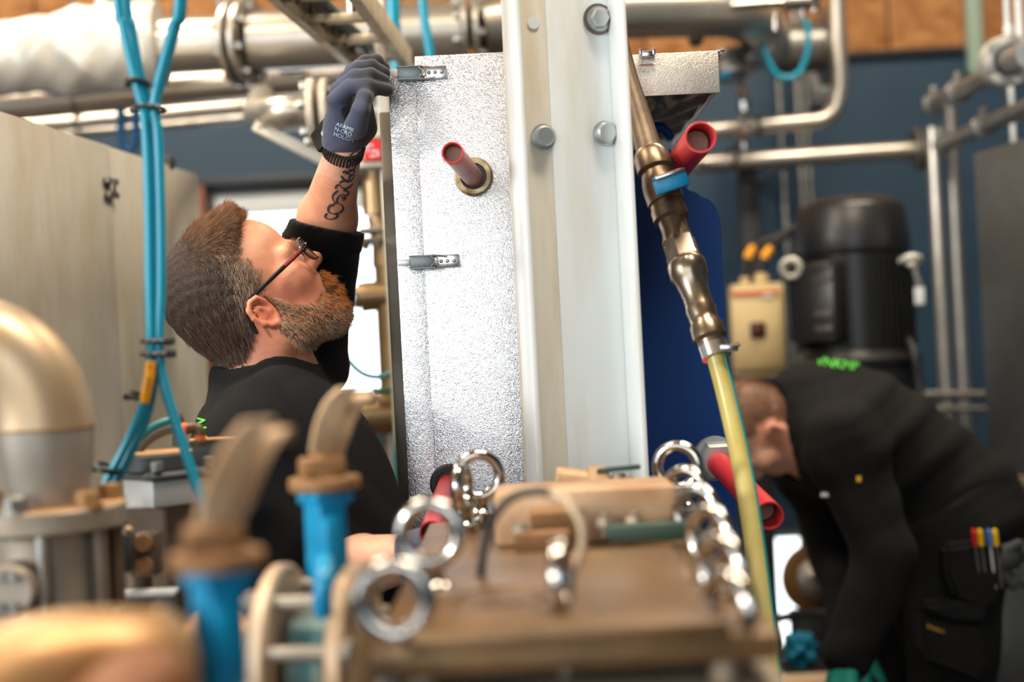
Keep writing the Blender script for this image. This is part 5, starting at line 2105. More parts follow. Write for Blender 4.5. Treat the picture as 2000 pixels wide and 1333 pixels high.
def torso_sdf(p, g=0.0):
    d = ell(p, CH, (.118 + g, .160 + g, .160 + g), TAX)
    d = smin(d, ell(p, BK, (.104 + g, .155 + g, .095 + g), TAX), .05)
    d = smin(d, ell(p, BL, (.134 + g, .140 + g, .20 + g), TAX), .06)
    d = smin(d, ell(p, PV, (.128 + g, .172 + g, .16 + g), TAX), .06)
    d = smin(d, cone(p, NB0 - V(0, 0, .045), RS + V(0, .02, .015), .056 + g, .060 + g), .05)
    d = smin(d, cone(p, NB0 - V(0, 0, .04), LS, .052 + g, .056 + g), .05)
    return d


def rarm(p, g=0.0):
    return cone(p, RS, RE, .060 + g, .048 + g)


def larm(p, g=0.0):
    return cone(p, LS, LE, .060 + g, .046 + g)


FWR = RW + (RW - RE).normalized() * .02


def body_sdf(p):
    d = torso_sdf(p)
    q = hloc(p)
    neck = cone(p, hw(-.036, 0, -.02), NB0 - V(0, 0, .05), .060, .066)
    d = smin(d, neck, .03)
    d = smin(d, head_sdf(q), .012)
    d = smin(d, rarm(p), .04)
    d = smin(d, smin(cone(p, RE, RE + (RW - RE) * .35, .046, .046), cone(p, RE + (RW - RE) * .35, FWR, .047, .029), .02), .02)
    d = smin(d, larm(p), .04)
    k = LE + (LW - LE) * .38
    d = smin(d, smin(cone(p, LE, k, .042, .0425), cone(p, k, LW, .0425, .0255), .02), .02)
    d = smin(d, cone(p, LW, LW + V(.004, -.010, .035), .025, .021), .01)
    for s in (-1, 1):
        hip = PV + SD * (s * .09) - V(0, 0, .05)
        kn = V(hip.x + .02, hip.y, .5)
        an = V(hip.x - .02, hip.y, .08)
        d = smin(d, cone(p, hip, kn, .085, .06), .04)
        d = smin(d, cone(p, kn, an, .058, .042), .02)
    return d


me, v, q = sdf_mesh('body', body_sdf, (-.66, 1.66, .03), (.02, 2.52, 1.98), .0032)
ql = hloc(v)
x, y, z = ql.T
ay = np.abs(y)
g = lambda cx, cy, cz, s: np.exp(-((x - cx) ** 2 + (ay - cy) ** 2 + (z - cz) ** 2) / s ** 2)
hd = (z > -.12) & (np.linalg.norm(ql, axis=1) < .22) & (y < .105)
red = np.where(hd, .55 * g(.07, .045, .0, .04) + .5 * g(.115, 0, .008, .02) + .75 * g(-.004, .088, .006, .034) + .35 * g(.03, .06, .01, .05) + .5 * g(-.03, .05, -.06, .06), 0)
lip = np.where(hd, g(.094, .01, -.030, .014), 0)
# hair and beard regions of the head
earz = (((x + .004) / .021) ** 2 + ((z - .006) / .031) ** 2 < 1) & (ay > .058)
bz = .004 * np.sin(z * 330) * np.sin(y * 210) + np.interp(z, [-.03, .02, .045, .065, .083, .1, .122, .15], [-.03, .014, .036, .036, .034, .045, .070, .086])
hairm = hd & (x < bz) & (z > np.interp(x, [-.11, -.066, -.03, .0], [-.012, -.018, -.004, .012])) & ~earz
bu = np.interp(x, [-.004, .016, .033, .05, .07, .085, .098, .125], [.034, .022, -.012, -.030, -.034, -.026, -.004, .001])
beardm = hd & (x > -.004) & (z < bu) & (z > np.interp(x, [-.0, .03, .06, .09], [-.070, -.088, -.098, -.105])) & (np.abs(z + .0315) + np.maximum(0, .082 - x) > .0045) & ~earz & ~((z > -.004) & (x > .094))
col = np.ones((len(v), 3))
col *= np.where(hd[:, None], np.array([.96, .80, .70]), 1.0)
col *= np.stack([1 - .05 * red, 1 - .36 * red, 1 - .40 * red], 1)
col *= np.stack([1 - .1 * lip, 1 - .35 * lip, 1 - .3 * lip], 1)
hf = (hairm * np.clip((bz - x) / .028, .15, 1))[:, None]
col = col * (1 - hf) + hf * np.array([.15, .10, .075])
col = np.where(beardm[:, None], np.array([.44, .28, .17]), col)
# forearms a little paler than the flushed face
arm = v[:, 2] > 1.62
fa = (v[:, 0] > HO.x + .09) & (v[:, 1] > 2.02) & ~hd
vcol(me, 'tint', col)
man = thing('person', 'bearded man with glasses and black t-shirt, head tilted back, gloved hand raised', 'person', V(PV.x, PV.y, 0))
body = link_mesh('body', me, M_skin, man, ang=180)
BV = bvh_of(body)
vn = np.empty(len(v) * 3)
me.vertices.foreach_get('normal', vn)
vn = vn.reshape(-1, 3)

# ---- eyes
for s in (-1, 1):
    bm = NB()
    ball(bm, hw(.0835, s * .032, .0287), .0126, 24, 16)
    ob('eye', bm, mat('eye_white', (225, 218, 208), .2), man)
    bm = NB()
    cyl(bm, hw(.0948, s * .032, .0300), hw(.0966, s * .032, .0304), .0052, seg=20)
    ob('iris', bm, mat('blue_grey_iris', (70, 84, 92), .2), man)


# ---- hair: close shells and strands
def pick(mask, nverts, vv, weights=None):
    idx = np.flatnonzero(mask)
    if weights is not None:
        w = weights[idx]
        return rng.choice(idx, nverts, p=w / w.sum())
    return rng.choice(idx, nverts)


def hair_shell(p):
    qq = hloc(p)
    d = head_sdf(qq)
    X, Y, Z = qq.T
    AY = np.abs(Y)
    bound = np.interp(Z, [-.03, .02, .045, .065, .083, .1, .122, .15], [-.03, .002, .018, .018, .018, .030, .056, .074])
    low = np.interp(X, [-.11, -.066, -.03, .0], [-.010, -.014, .002, .018])
    th = np.interp(Z, [0, .05, .1, .15], [.003, .0055, .0105, .014])
    th = th * np.clip((bound - X) / .03, .0, 1) * np.clip((Z - low) / .03, 0, 1)
    th += .0018 * np.sin(X * 300 + Y * 120) * np.sin(Z * 260 + Y * 200) * np.clip(th / .005, 0, 1)
    return np.maximum(np.maximum(d - th - .0008, X - bound), np.maximum(low - Z, -ell(np.stack([X, AY, Z], 1), (-.004, .088, .006), (.022, .03, .033))))


M_hair = mat('brown_hair_base', (38, 26, 20), .75, c2=(60, 42, 30), nscale=160, bump=.6, bscale=300, bdist=.003)
hme, _, _ = sdf_mesh('hair', hair_shell, HO_ - .24, HO_ + .24, .004)
hair = link_mesh('hair', hme, M_hair, man, ang=180)


def hair_strand_mat():
    m = bpy.data.materials.new('hair_strands')
    m.use_nodes = True
    nt = m.node_tree
    b = nt.nodes['Principled BSDF']
    a = nt.nodes.new('ShaderNodeAttribute')
    a.attribute_name = 'tint'
    nt.links.new(a.outputs['Color'], b.inputs['Base Color'])
    b.inputs['Roughness'].default_value = .42
    b.inputs['Specular IOR Level'].default_value = .45
    return m


M_str = hair_strand_mat()
n = 42000
ii = pick(hairm, n, v)
rl = ql[ii] + rng.normal(0, .0012, (n, 3))
nl = vn[ii] @ HM.T
clump_d = np.sin(rl[:, 0] * 150 + 2 * np.sin(rl[:, 2] * 90) + rl[:, 1] * 110)
top = np.clip((rl[:, 2] - .085) / .05, 0, 1) * np.clip((rl[:, 0] + .05) / .05, 0, 1)
back = np.clip((-.03 - rl[:, 0]) / .05, 0, 1)
flow = np.stack([top * 1.0 - .55 * (1 - top) * (1 - back), np.sign(rl[:, 1]) * .1, -.85 * (1 - top) - .15 * back + .1 * top], 1)
dl_ = nl * (.22 + .36 * top)[:, None] + flow + rng.normal(0, .08, (n, 3))
dl_ /= np.linalg.norm(dl_, axis=1)[:, None]
dl_ += (clump_d * .16)[:, None] * np.array([.4, 0, .9])
dl_ /= np.linalg.norm(dl_, axis=1)[:, None]
ln = .010 + .016 * top + .007 * back + rng.uniform(-.003, .005, n)
ln *= np.clip((np.interp(rl[:, 2], [-.03, .02, .045, .065, .083, .1, .122, .15], [-.03, .014, .036, .036, .034, .045, .070, .086]) - rl[:, 0]) / .03, .35, 1)
quiff = top * np.clip((rl[:, 0] - .03) / .04, 0, 1)
ln += .018 * quiff
dl_ += quiff[:, None] * np.array([.25, 0, .35]) + nl * (.12 * quiff)[:, None]
dl_ /= np.linalg.norm(dl_, axis=1)[:, None]
side = np.clip((np.abs(rl[:, 1]) - .05) / .02, 0, 1) * np.clip((rl[:, 0] + .045) / .04, 0, 1) * np.clip((.12 - rl[:, 2]) / .04, 0, 1)
clump = .5 + .5 * np.sin(rl[:, 0] * 190 + 3 * np.sin(rl[:, 2] * 70) + rl[:, 1] * 90) * np.sin(rl[:, 2] * 160 + 2 * np.sin(rl[:, 0] * 60))
shade = (rng.uniform(.5, 1.3, n) * (.7 + .6 * clump))[:, None]
cdk, cbr, cgr = np.array(lin((84, 56, 40))), np.array(lin((150, 100, 60))), np.array(lin((176, 152, 130)))
gmix = np.clip(side * .75 + rng.normal(0, .18, n), 0, 1)[:, None]
ctop = np.clip(top * .8 + quiff * .4, 0, 1)[:, None]
cc = (cdk * (1 - ctop) + cbr * ctop) * (1 - gmix) + cgr * gmix
thick = np.interp(rl[:, 2], [0, .05, .1, .15], [.002, .004, .0085, .0115]) * np.clip((np.interp(rl[:, 2], [-.03, .02, .045, .065, .083, .1, .122, .15], [-.03, .014, .036, .036, .034, .045, .070, .086]) - rl[:, 0]) / .03, 0, 1)
roots = HO_ + (rl + nl * (thick * .8)[:, None]) @ HM
strands('hair_strands', roots, dl_ @ HM, ln, (nl * -.25) @ HM + np.array([0, 0, -.10]), M_str, hair, .00030, 4, .07, cc * shade)['kind'] = 'stuff'


def beard_shell(p):
    qq = hloc(p)
    d = head_sdf(qq)
    X, Y, Z = qq.T
    AY = np.abs(Y)
    up_ = np.interp(X, [-.004, .016, .033, .05, .07, .085, .098, .125], [.034, .022, -.014, -.034, -.038, -.030, -.008, -.002])
    lo_ = np.interp(X, [-.0, .03, .06, .09], [-.066, -.084, -.094, -.105])
    th = np.interp(X, [-.005, .02, .05, .08, .10], [.001, .002, .0035, .006, .004])
    th = th * np.clip((up_ - Z) / .016, 0, 1) * np.clip((Z - lo_) / .02, 0, 1)
    th = np.where(np.abs(Z + .0315) < .004, th * .15, th)
    return np.maximum(np.maximum(np.maximum(d - th - .0006, Z - up_), np.maximum(lo_ - Z, -.003 - X)), -ell(np.stack([X, AY, Z], 1), (-.004, .088, .006), (.021, .03, .031)))


M_beard = mat('ginger_beard_base', (122, 76, 42), .8, c2=(92, 60, 40), nscale=150, bump=.6, bscale=300, bdist=.003)
bme, _, _ = sdf_mesh('beard', beard_shell, HO_ - .24, HO_ + .24, .0035)
beard = link_mesh('beard', bme, M_beard, man, ang=180)
n = 22000
ii = pick(beardm, n, v)
rl = ql[ii] + rng.normal(0, .001, (n, 3))
nl = vn[ii] @ HM.T
fr_ = np.clip((rl[:, 0] - .04) / .05, 0, 1)
flow = np.stack([.25 * fr_ - .1 * (1 - fr_), np.sign(rl[:, 1]) * .15 * (rl[:, 2] > -.03), np.full(n, -.8)], 1)
dl_ = nl * (.55 + .2 * fr_)[:, None] + flow + rng.normal(0, .22, (n, 3))
dl_ /= np.linalg.norm(dl_, axis=1)[:, None]
ln = .005 + .0065 * fr_ + rng.uniform(-.002, .003, n)
ln = np.where(rl[:, 2] > -.022, .0075, ln)
cgi, cgr2, cdk2 = np.array(lin((226, 140, 58))), np.array(lin((186, 168, 148))), np.array(lin((104, 66, 44)))
jaw = np.clip(1 - fr_ + np.clip((-.055 - rl[:, 2]) / .03, 0, 1) * .8, 0, 1)
u_ = rng.uniform(0, 1, n)
cc = np.where((u_ < .55 * jaw)[:, None], cgr2, np.where((u_ < .25 + .55 * jaw)[:, None], cdk2, cgi)) * rng.uniform(.7, 1.2, n)[:, None]
th = np.interp(rl[:, 0], [-.005, .02, .05, .08, .10], [.0005, .002, .003, .005, .003])
th = np.where(np.abs(rl[:, 2] + .0315) < .006, .0015, th)
strands('beard_strands', HO_ + (rl + nl * (th * .7)[:, None]) @ HM, dl_ @ HM, ln, (nl * -.1) @ HM + np.array([0, 0, -.15]), M_str, beard, .00028, 4, .14, cc)['kind'] = 'stuff'
# eyebrows
n = 90
t_ = rng.uniform(0, 1, n)
sg_ = rng.choice([-1, 1], n)
rt = np.stack([.1035 - .016 * t_ ** 2, sg_ * (.012 + .034 * t_), .047 + .006 * np.sin(t_ * 2.6) + rng.normal(0, .002, n)], 1)
dr = np.stack([rng.normal(.3, .2, n), sg_ * 1.0, rng.normal(.15, .25, n)], 1)
dr /= np.linalg.norm(dr, axis=1)[:, None]
strands('eyebrows', HO_ + rt @ HM, dr @ HM, np.full(n, .0065), np.zeros((n, 3)), M_str, man, .00035, 3, .1, np.tile(np.array(lin((140, 98, 64))), (n, 1)))['kind'] = 'stuff'


# ---- black t-shirt
def folds(p):
    a = np.sin((p[:, 0] * .8 + p[:, 2] * .6) * 62 + 2.2 * np.sin(p[:, 1] * 9 + p[:, 2] * 7))
    b = np.sin((p[:, 0] * -.5 + p[:, 2] * .85) * 41 + 1.8 * np.sin(p[:, 0] * 12) + p[:, 1] * 8)
    w = .5 + .5 * np.sin(p[:, 2] * 11 + p[:, 0] * 6)
    return .0055 * np.maximum(a, -.3) * w + .0065 * np.maximum(b, -.4) * (1 - w)


ncut = NB0 + V(.012, 0, .012)
nax = np.array(V(-.30, 0, 1).normalized())


def shirt_sdf(p):
    d = torso_sdf(p, .012)
    sl_end = RE + (RS - RE) * .12
    d = smin(d, cone(p, RS, sl_end, .070, .066), .04)
    d = smin(d, cone(p, LS, LE, .066, .062), .05)
    d = smin(d, cone(p, LE, LH, .062, .054), .02)
    d = smin(d, cone(p, NB0 - V(0, 0, .06), NB0 + V(-.012, 0, .02), .086, .076), .02)
    d = d - folds(p)
    d0 = d
    # stitched cuff of the raised sleeve
    axs = np.array(V(.27, -.12, 1).normalized())
    t1 = (p - np.array(T(632, 441, 2.17))) @ axs
    near = np.linalg.norm(p - np.array(LH), axis=1) < .16
    d = np.where(near, np.maximum(d - .003 * ((t1 > -.03) & (t1 < .004)), t1), d)
    # collar opening round the neck
    na = np.array((hw(-.040, 0, -.03) - NB0).normalized())
    tn = (p - np.array(NB0)) @ na
    rad_ = np.linalg.norm(p - np.array(NB0) - tn[:, None] * na, axis=1)
    # the rim of the opening: a tilted plane, lower at the throat
    tc = (p - np.array(NB0 + V(-.004, 0, .004))) @ nax
    d = np.where((rad_ < .16) & (tn < .10), np.maximum(d, np.maximum(.0 - (rad_ - .069) - 9 * (tc < -.05), -9.)), d)
    rim = np.sqrt((rad_ - .0775) ** 2 + (np.abs(d0) * .8) ** 2) - .0065
    d = smin(d, np.where((tn > -.06) & (tn < .10), rim, 9.), .004)
    # keep clear of the body inside, leave the neck free
    ins = -(np.linalg.norm(p - np.array(NB0), axis=1) - .05)
    return np.maximum(d, np.array(PV)[2] - .10 - p[:, 2])


sme, sv_, _ = sdf_mesh('t_shirt', shirt_sdf, (-.66, 1.74, .95), (.0, 2.5, 1.75), .0042)
shirt = link_mesh('t_shirt', sme, M_cloth, man, ang=180)
SBV = bvh_of(shirt)
M_green = mat('neon_green_print', (84, 200, 60), .6)
print_text('shirt_print', 'VNK', SBV, (402, 812), (.10, 1), (-1, .1), 34, M_green, shirt, .0015)


def trousers(p):
    d = ell(p, PV, (.142, .186, .17), TAX)
    for s in (-1, 1):
        hip = PV + SD * (s * .09) - V(0, 0, .05)
        kn = V(hip.x + .02, hip.y, .5)
        an = V(hip.x - .02, hip.y, .06)
        d = smin(d, cone(p, hip, kn, .100, .076), .04)
        d = smin(d, cone(p, kn, an, .076, .066), .02)
    return np.maximum(d - folds(p), p[:, 2] - (PV.z + .02))


tme, _, _ = sdf_mesh('trousers', trousers, (-.56, 1.8, .0), (-.0, 2.4, 1.1), .012)
link_mesh('trousers', tme, mat('black_work_cloth', (24, 24, 26), .85), man, ang=180)
for s in (-1, 1):
    hip = PV + SD * (s * .09)
    bm = NB()
    box(bm, V(hip.x + .03, hip.y, .045), (.29, .10, .09), bev=.035, seg=4)
    ob('boot', bm, M_black, man)

# ---- glove on the raised left hand: palm, four fingers, thumb
Gd = 2.0
fingers = [
    [(655, 196, 1.995), (681, 172, 1.985), (720, 168, 1.982), (756, 176, 1.995)],
    [(662, 176, 2.01), (694, 151, 1.995), (724, 147, 1.99), (750, 158, 2.0)],
    [(674, 158, 2.03), (701, 134, 2.015), (726, 130, 2.01), (750, 142, 2.012)],
    [(688, 140, 2.045), (714, 121, 2.03), (736, 119, 2.028), (750, 132, 2.03)],
]
frad = [(.0125, .0112, .0106, .0092), (.0128, .0115, .0106, .0092), (.0125, .0110, .0102, .0090), (.0118, .0100, .0092, .0084)]
fpts = [[np.array(T(*j)) for j in f] for f in fingers]
thumb = [np.array(T(*j)) for j in ((694, 250, 1.985), (705, 215, 1.965), (712, 192, 1.97), (722, 180, 1.985))]
wr = np.array(T(669, 284, 2.05))


def glove_sdf(p):
    d = cone(p, np.array(T(668, 280, 2.05)), np.array(T(676, 255, 2.045)), .0285, .031)
    d = smin(d, cone(p, np.array(T(674, 255, 2.04)), np.array(T(664, 205, 2.005)), .029, .018), .015)
    d = smin(d, cone(p, np.array(T(682, 255, 2.055)), np.array(T(686, 160, 2.045)), .029, .016), .015)
    d = smin(d, cone(p, np.array(T(674, 235, 2.03)), np.array(T(672, 180, 2.02)), .024, .017), .012)
    d = smin(d, cone(p, np.array(T(715, 250, 2.045)), np.array(T(712, 210, 2.05)), .016, .013), .012)
    for f, r in zip(fpts, frad):
        e = np.full(len(p), 9.)
        for i in range(3):
            e = smin(e, cone(p, f[i], f[i + 1], r[i], r[i + 1]), .003)
        d = smin(d, e, .0035)
    tr_ = (.017, .0128, .0115, .0095)
    e = np.full(len(p), 9.)
    for i in range(3):
        e = smin(e, cone(p, thumb[i], thumb[i + 1], tr_[i], tr_[i + 1]), .004)
    d = smin(d, e, .006)
    d = np.maximum(d, (np.array(T(667, 286, 2.05)) - p) @ np.array((V(.10, -.55, 1)).normalized()))
    wv = .0009 * np.sin(p[:, 2] * 420 + 2 * np.sin(p[:, 0] * 90)) * np.clip((1.80 - p[:, 2]) / .03, 0, 1)
    return d - wv


gme, gv, _ = sdf_mesh('glove', glove_sdf, (-.36, 1.86, 1.7), (-.10, 2.16, 1.96), .0022)
# knitted back, dark coated palm and finger tips, painted shade in the thumb hollow
pxg = 1000 + F * ((gv - np.array(CAM)) @ np.array(CR)) / (gv[:, 1])
pyg = 666.5 - F * ((gv - np.array(CAM)) @ np.array(CU)) / (gv[:, 1])
gnm = np.empty(len(gv) * 3)
gme.vertices.foreach_get('normal', gnm)
gnm = gnm.reshape(-1, 3)
tipd = np.min([np.linalg.norm(gv - f[3], axis=1) for f in fpts], axis=0)
coat = np.clip((.056 - tipd) / .03, 0, 1)
coat = np.maximum(coat, np.clip((gnm[:, 0] - .45) / .25, 0, 1) * np.clip((gv[:, 0] - (wr[0] + .012)) / .012, 0, 1))
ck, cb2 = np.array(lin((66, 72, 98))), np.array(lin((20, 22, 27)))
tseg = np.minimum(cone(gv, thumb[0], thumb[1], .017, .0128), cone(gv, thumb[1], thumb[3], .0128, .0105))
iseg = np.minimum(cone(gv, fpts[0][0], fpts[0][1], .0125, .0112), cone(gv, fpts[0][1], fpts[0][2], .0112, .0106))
hollow_shade = np.clip(1.25 - ((pxg - 684) / 17) ** 2 - ((pyg - 214) / 25) ** 2, 0, 1) * (tseg > .003) * (iseg > .004) * (gnm[:, 1] < .3)  # shade between thumb and index, painted in with the palm coating
coat = np.maximum(coat, np.clip(hollow_shade * 3, 0, 1))
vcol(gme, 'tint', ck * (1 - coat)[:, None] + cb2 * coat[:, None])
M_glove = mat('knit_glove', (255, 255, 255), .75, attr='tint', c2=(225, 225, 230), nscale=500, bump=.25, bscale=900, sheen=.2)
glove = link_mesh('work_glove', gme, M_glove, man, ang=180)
GBV = bvh_of(glove)
for k, (tx, org) in enumerate((('ARAMII', (655, 249)), ('N-CRO', (652, 258)), ('HOLOM', (650, 268)))):
    print_text('glove_lettering', tx, GBV, (org[0] + 1, org[1] - 4), (1, .38), (.28, -1), 10.5, mat('pale_blue_print', (196, 216, 236), .6), glove)
# right hand in a glove, low behind the rings
rh = [np.array(RW), np.array(RW + V(.06, .0, .0))]
dirF = (RW - RE).normalized()
hc0 = RW + dirF * .02


def glove2(p):
    d = cone(p, hc0, hc0 + dirF * .05, .032, .036)
    d = smin(d, cone(p, hc0 + dirF * .05 + V(0, .02, 0), hc0 + dirF * .085 + V(0, -.01, 0), .03, .026), .015)
    for k in range(4):
        b0 = hc0 + dirF * .085 + V(0, -.03 + .021 * k, .012)
        b1 = b0 + dirF * .035 + V(0, 0, -.004)
        b2 = b1 + dirF * .008 + V(0, 0, -.030)
        b3 = b2 - dirF * .022 + V(0, 0, -.008)
        for s_, e_ in ((b0, b1), (b1, b2), (b2, b3)):
            d = smin(d, cone(p, s_, e_, .0105, .010), .003)
    t0 = hc0 + dirF * .03 + V(0, -.03, .0)
    t1 = t0 + dirF * .035 + V(0, -.012, -.02)
    t2 = t1 + dirF * .03 + V(0, .008, -.015)
    d = smin(d, cone(p, t0, t1, .014, .012), .006)
    return smin(d, cone(p, t1, t2, .012, .009), .004)


hcn = np.array(hc0 + dirF * .06)
g2, g2v, _ = sdf_mesh('glove', glove2, hcn - .13, hcn + .13, .004)
vcol(g2, 'tint', np.tile(ck, (len(g2.vertices), 1)))
link_mesh('work_glove', g2, M_glove, man, ang=180)

# ---- tattoo lettering on the forearm (strokes laid on the skin)
TAT = [  # px polylines traced along the forearm
    [(641, 416), (634, 421), (637, 427), (648, 429), (659, 424), (660, 419), (652, 418)],
    [(648, 398), (640, 406), (642, 416), (655, 418), (669, 413), (671, 404), (664, 397), (652, 397), (647, 404)],
    [(662, 371), (652, 378), (648, 386), (654, 396), (659, 397), (658, 386), (668, 378), (676, 384), (683, 374), (668, 371)],
    [(668, 393), (678, 384), (664, 387)],
    [(655, 370), (657, 362), (664, 360), (668, 367), (676, 370), (686, 362), (690, 356)],
    [(661, 358), (672, 352), (684, 352), (690, 347)],
    [(666, 342), (670, 349), (682, 359), (694, 342), (686, 340), (680, 350)],
    [(668, 338), (676, 333), (684, 344), (693, 338), (691, 330), (680, 336), (673, 342)],
    [(676, 330), (684, 320), (694, 316), (696, 324), (688, 334), (680, 330)],
    [(683, 318), (682, 307), (690, 297), (699, 294), (701, 302), (694, 314), (687, 318)],
]
bm = NB()
for st in TAT:
    fl = []
    for i in range(len(st) - 1):
        for t in np.linspace(0, 1, 5)[:-1]:
            fl.append((st[i][0] + (st[i + 1][0] - st[i][0]) * t, st[i][1] + (st[i + 1][1] - st[i][1]) * t))
    fl.append(st[-1])
    sm = [((fl[max(i - 2, 0)][0] + fl[max(i - 1, 0)][0] + fl[i][0] + fl[min(i + 1, len(fl) - 1)][0] + fl[min(i + 2, len(fl) - 1)][0]) / 5,
           (fl[max(i - 2, 0)][1] + fl[max(i - 1, 0)][1] + fl[i][1] + fl[min(i + 1, len(fl) - 1)][1] + fl[min(i + 2, len(fl) - 1)][1]) / 5) for i in range(len(fl))]
    prev = None
    for i, (a, b) in enumerate(sm):
        c, e = sm[max(i - 1, 0)], sm[min(i + 1, len(sm) - 1)]
        tx, ty = e[0] - c[0], e[1] - c[1]
        L_ = math.hypot(tx, ty) or 1
        w_ = 1.7 + .7 * math.sin(i * .45)
        p = onto(BV, a - ty / L_ * w_, b + tx / L_ * w_, .0007)
        r = onto(BV, a + ty / L_ * w_, b - tx / L_ * w_, .0007)
        if p is None or r is None:
            prev = None
            continue
        cur = (bm.verts.new(p), bm.verts.new(r))
        if prev: bm.faces.new((prev[0], prev[1], cur[1], cur[0]))
        prev = cur
ob('tattoo', bm, mat('faded_tattoo_ink', (62, 64, 74), .55), man)

# ---- wrist watch
wt = thing('wrist_watch', 'black wrist watch with ribbed band on the raised wrist', 'watch', T(668, 284, 2.06))
wa = (LW - LE).normalized()
wc = T(671, 289, 2.056)
bm = NB()
prevv = None
for i in range(48):
    a = 2 * math.pi * i / 48
xx, yy, _ = frame_of(wa)
bm = NB()
lathe(bm, wc - wa * .011, wc + wa * .011, [(0, .0275), (.1, .0292), (.9, .0292), (1, .0275)], 48)
ob('band', bm, M_rubber, wt)
bm = NB()
for i in range(40):
    a = 2 * math.pi * i / 40
    c = wc + xx * (.0292 * math.cos(a)) + yy * (.0292 * math.sin(a))
    rd = (c - wc).normalized()
    box(bm, c, (.0035, .0036, .020), (rd, wa.cross(rd), wa), bev=.0008, seg=1)
ob('band_ribs', bm, M_rubber, wt)
wt.children[-1]['kind'] = 'stuff'
cdir = (T(640, 262, 2.03) - T(669, 270, 2.05)).normalized()
cs = T(634, 264, 2.05)
cw_ = (wa - cdir * wa.dot(cdir)).normalized()
bm = NB()
box(bm, cs, (.014, .036, .042), (cdir, cw_.cross(cdir), cw_), bev=.004)
ob('watch_case', bm, M_black, wt)
bm = NB()
cyl(bm, cs - V(0, .021, 0) - cdir * .002, cs - V(0, .015, 0) - cdir * .002, .0042, seg=14)
ob('crown', bm, M_steel, wt)

# ---- glasses
gl = thing('eyeglasses', 'half rim glasses with black and red temples worn by the bearded man', 'glasses', hw(.1, 0, .03))
M_frame = mat('gloss_black_frame', (16, 16, 18), .25)
for s in (-1, 1):
    bm = NB()
    tube(bm, [hw(.099, s * .0715, .031), hw(.06, s * .0765, .0312), hw(.02, s * .0805, .0315), hw(-.004, s * .083, .031), hw(-.017, s * .0845, .020), hw(-.026, s * .084, .0), hw(-.029, s * .083, -.010)],
         [.0034, .0034, .0032, .003, .0028, .0026, .0024], 10)
    ob('temple', bm, M_frame, gl)
    bm = NB()
    box(bm, hw(.081, s * .0765, .0312), (.034, .0052, .0040), (HF, HL, HU), bev=.001)
    ob('red_inlay', bm, mat('red_inlay', (150, 18, 28), .35), gl)
    bm = NB()
    box(bm, hw(.100, s * .069, .030), (.007, .009, .008), (HF, HL, HU), bev=.0015)
    ob('hinge', bm, M_frame, gl)
    lens = []
    for i in range(28):
        a = 2 * math.pi * i / 28
        cx_, cz_ = .0265 * math.copysign(abs(math.cos(a)) ** .7, math.cos(a)), .0185 * math.copysign(abs(math.sin(a)) ** .75, math.sin(a))
        lens.append(hw(.106 - .55 * max(0, abs(.038 + cx_) - .03) ** 1.15 + .004, s * (.038 + cx_), .027 + cz_))
    bm = NB()
    lo_h = [p for p in lens if (p - HO).dot(HU) < .030]
    tube(bm, lens, .0012, 8, closed=True)
    ob('rim', bm, M_frame, gl)
    up_h = sorted([p for p in lens if (p - HO).dot(HU) >= .034], key=lambda p: (p - HO).dot(HL))
    bm = NB()
    tube(bm, [p + HU * .0012 + HF * .0006 for p in up_h], .0018, 8)
    ob('silver_brow_bar', bm, M_latch, gl)
    bm = NB()
    fv = [bm.verts.new(p) for p in lens]
    bm.faces.new(fv)
    ob('lens', bm, M_glass, gl)
bm = NB()
tube(bm, smooth_path([hw(.109, -.013, .034), hw(.1135, 0, .037), hw(.109, .013, .034)]), .0016, 8)
ob('bridge', bm, M_latch, gl)

# ================================================================== bending worker
HF2 = V(-.22, .04, -1).normalized()
HL2 = V(.0, -1, -.04)
HU2 = HF2.cross(HL2).normalized()
HL2 = HU2.cross(HF2).normalized()
HO2 = T(1519, 848, 3.115) - HL2 * .088
HM2 = np.array([list(HF2), list(HL2), list(HU2)])
h2 = lambda p: (p - np.array(HO2)) @ HM2.T
B = 3.2
UP_, MD_, HP_ = T(1645, 845, B), T(1745, 890, B), T(1862, 990, B)
sp = (HP_ - UP_).normalized()
SAX = (sp, V(0, 1, 0), sp.cross(V(0, 1, 0)))
NS, FS = T(1650, 872, 2.99), T(1585, 905, 3.34)
NE, FE = T(1728, 1085, 2.93), T(1640, 1085, 3.36)
NW, FW = T(1655, 1290, 2.90), T(1672, 1250, 3.22)
NH, FH = T(1872, 1040, 3.10), T(1872, 1040, 3.30)
NK, FK = T(1850, 1420, 3.08), T(1715, 1420, 3.40)
NA = V(NK.x + .16, NK.y, .09)
FA = V(FK.x + .16, FK.y, .09)


def torso2(p, g=0.0):
    d = ell(p, UP_, (.175 + g, .195 + g, .135 + g), SAX)
    d = smin(d, ell(p, MD_, (.20 + g, .175 + g, .125 + g), SAX), .06)
    d = smin(d, ell(p, HP_, (.15 + g, .17 + g, .135 + g), SAX), .06)
    d = smin(d, cone(p, UP_, NS, .10 + g, .068 + g), .05)
    d = smin(d, cone(p, UP_, FS, .10 + g, .078 + g), .05)
    return d


def arms2(p, g=0.0, t=1.0):
    d = cone(p, NS, NE, .060 + g, .050 + g)
    d = smin(d, cone(p, NE, NE + (NW - NE) * t, .050 + g, .034 + g * 1.3), .02)
    d = np.minimum(d, smin(cone(p, FS, FE, .060 + g, .050 + g), cone(p, FE, FE + (FW - FE) * t, .050 + g, .034 + g * 1.3), .02))
    return d


def legs2(p, g=0.0):
    d = smin(cone(p, NH, NK, .095 + g, .068 + g), cone(p, NK, NA, .066 + g, .048 + g), .02)
    return np.minimum(d, smin(cone(p, FH, FK, .095 + g, .068 + g), cone(p, FK, FA, .066 + g, .048 + g), .02))


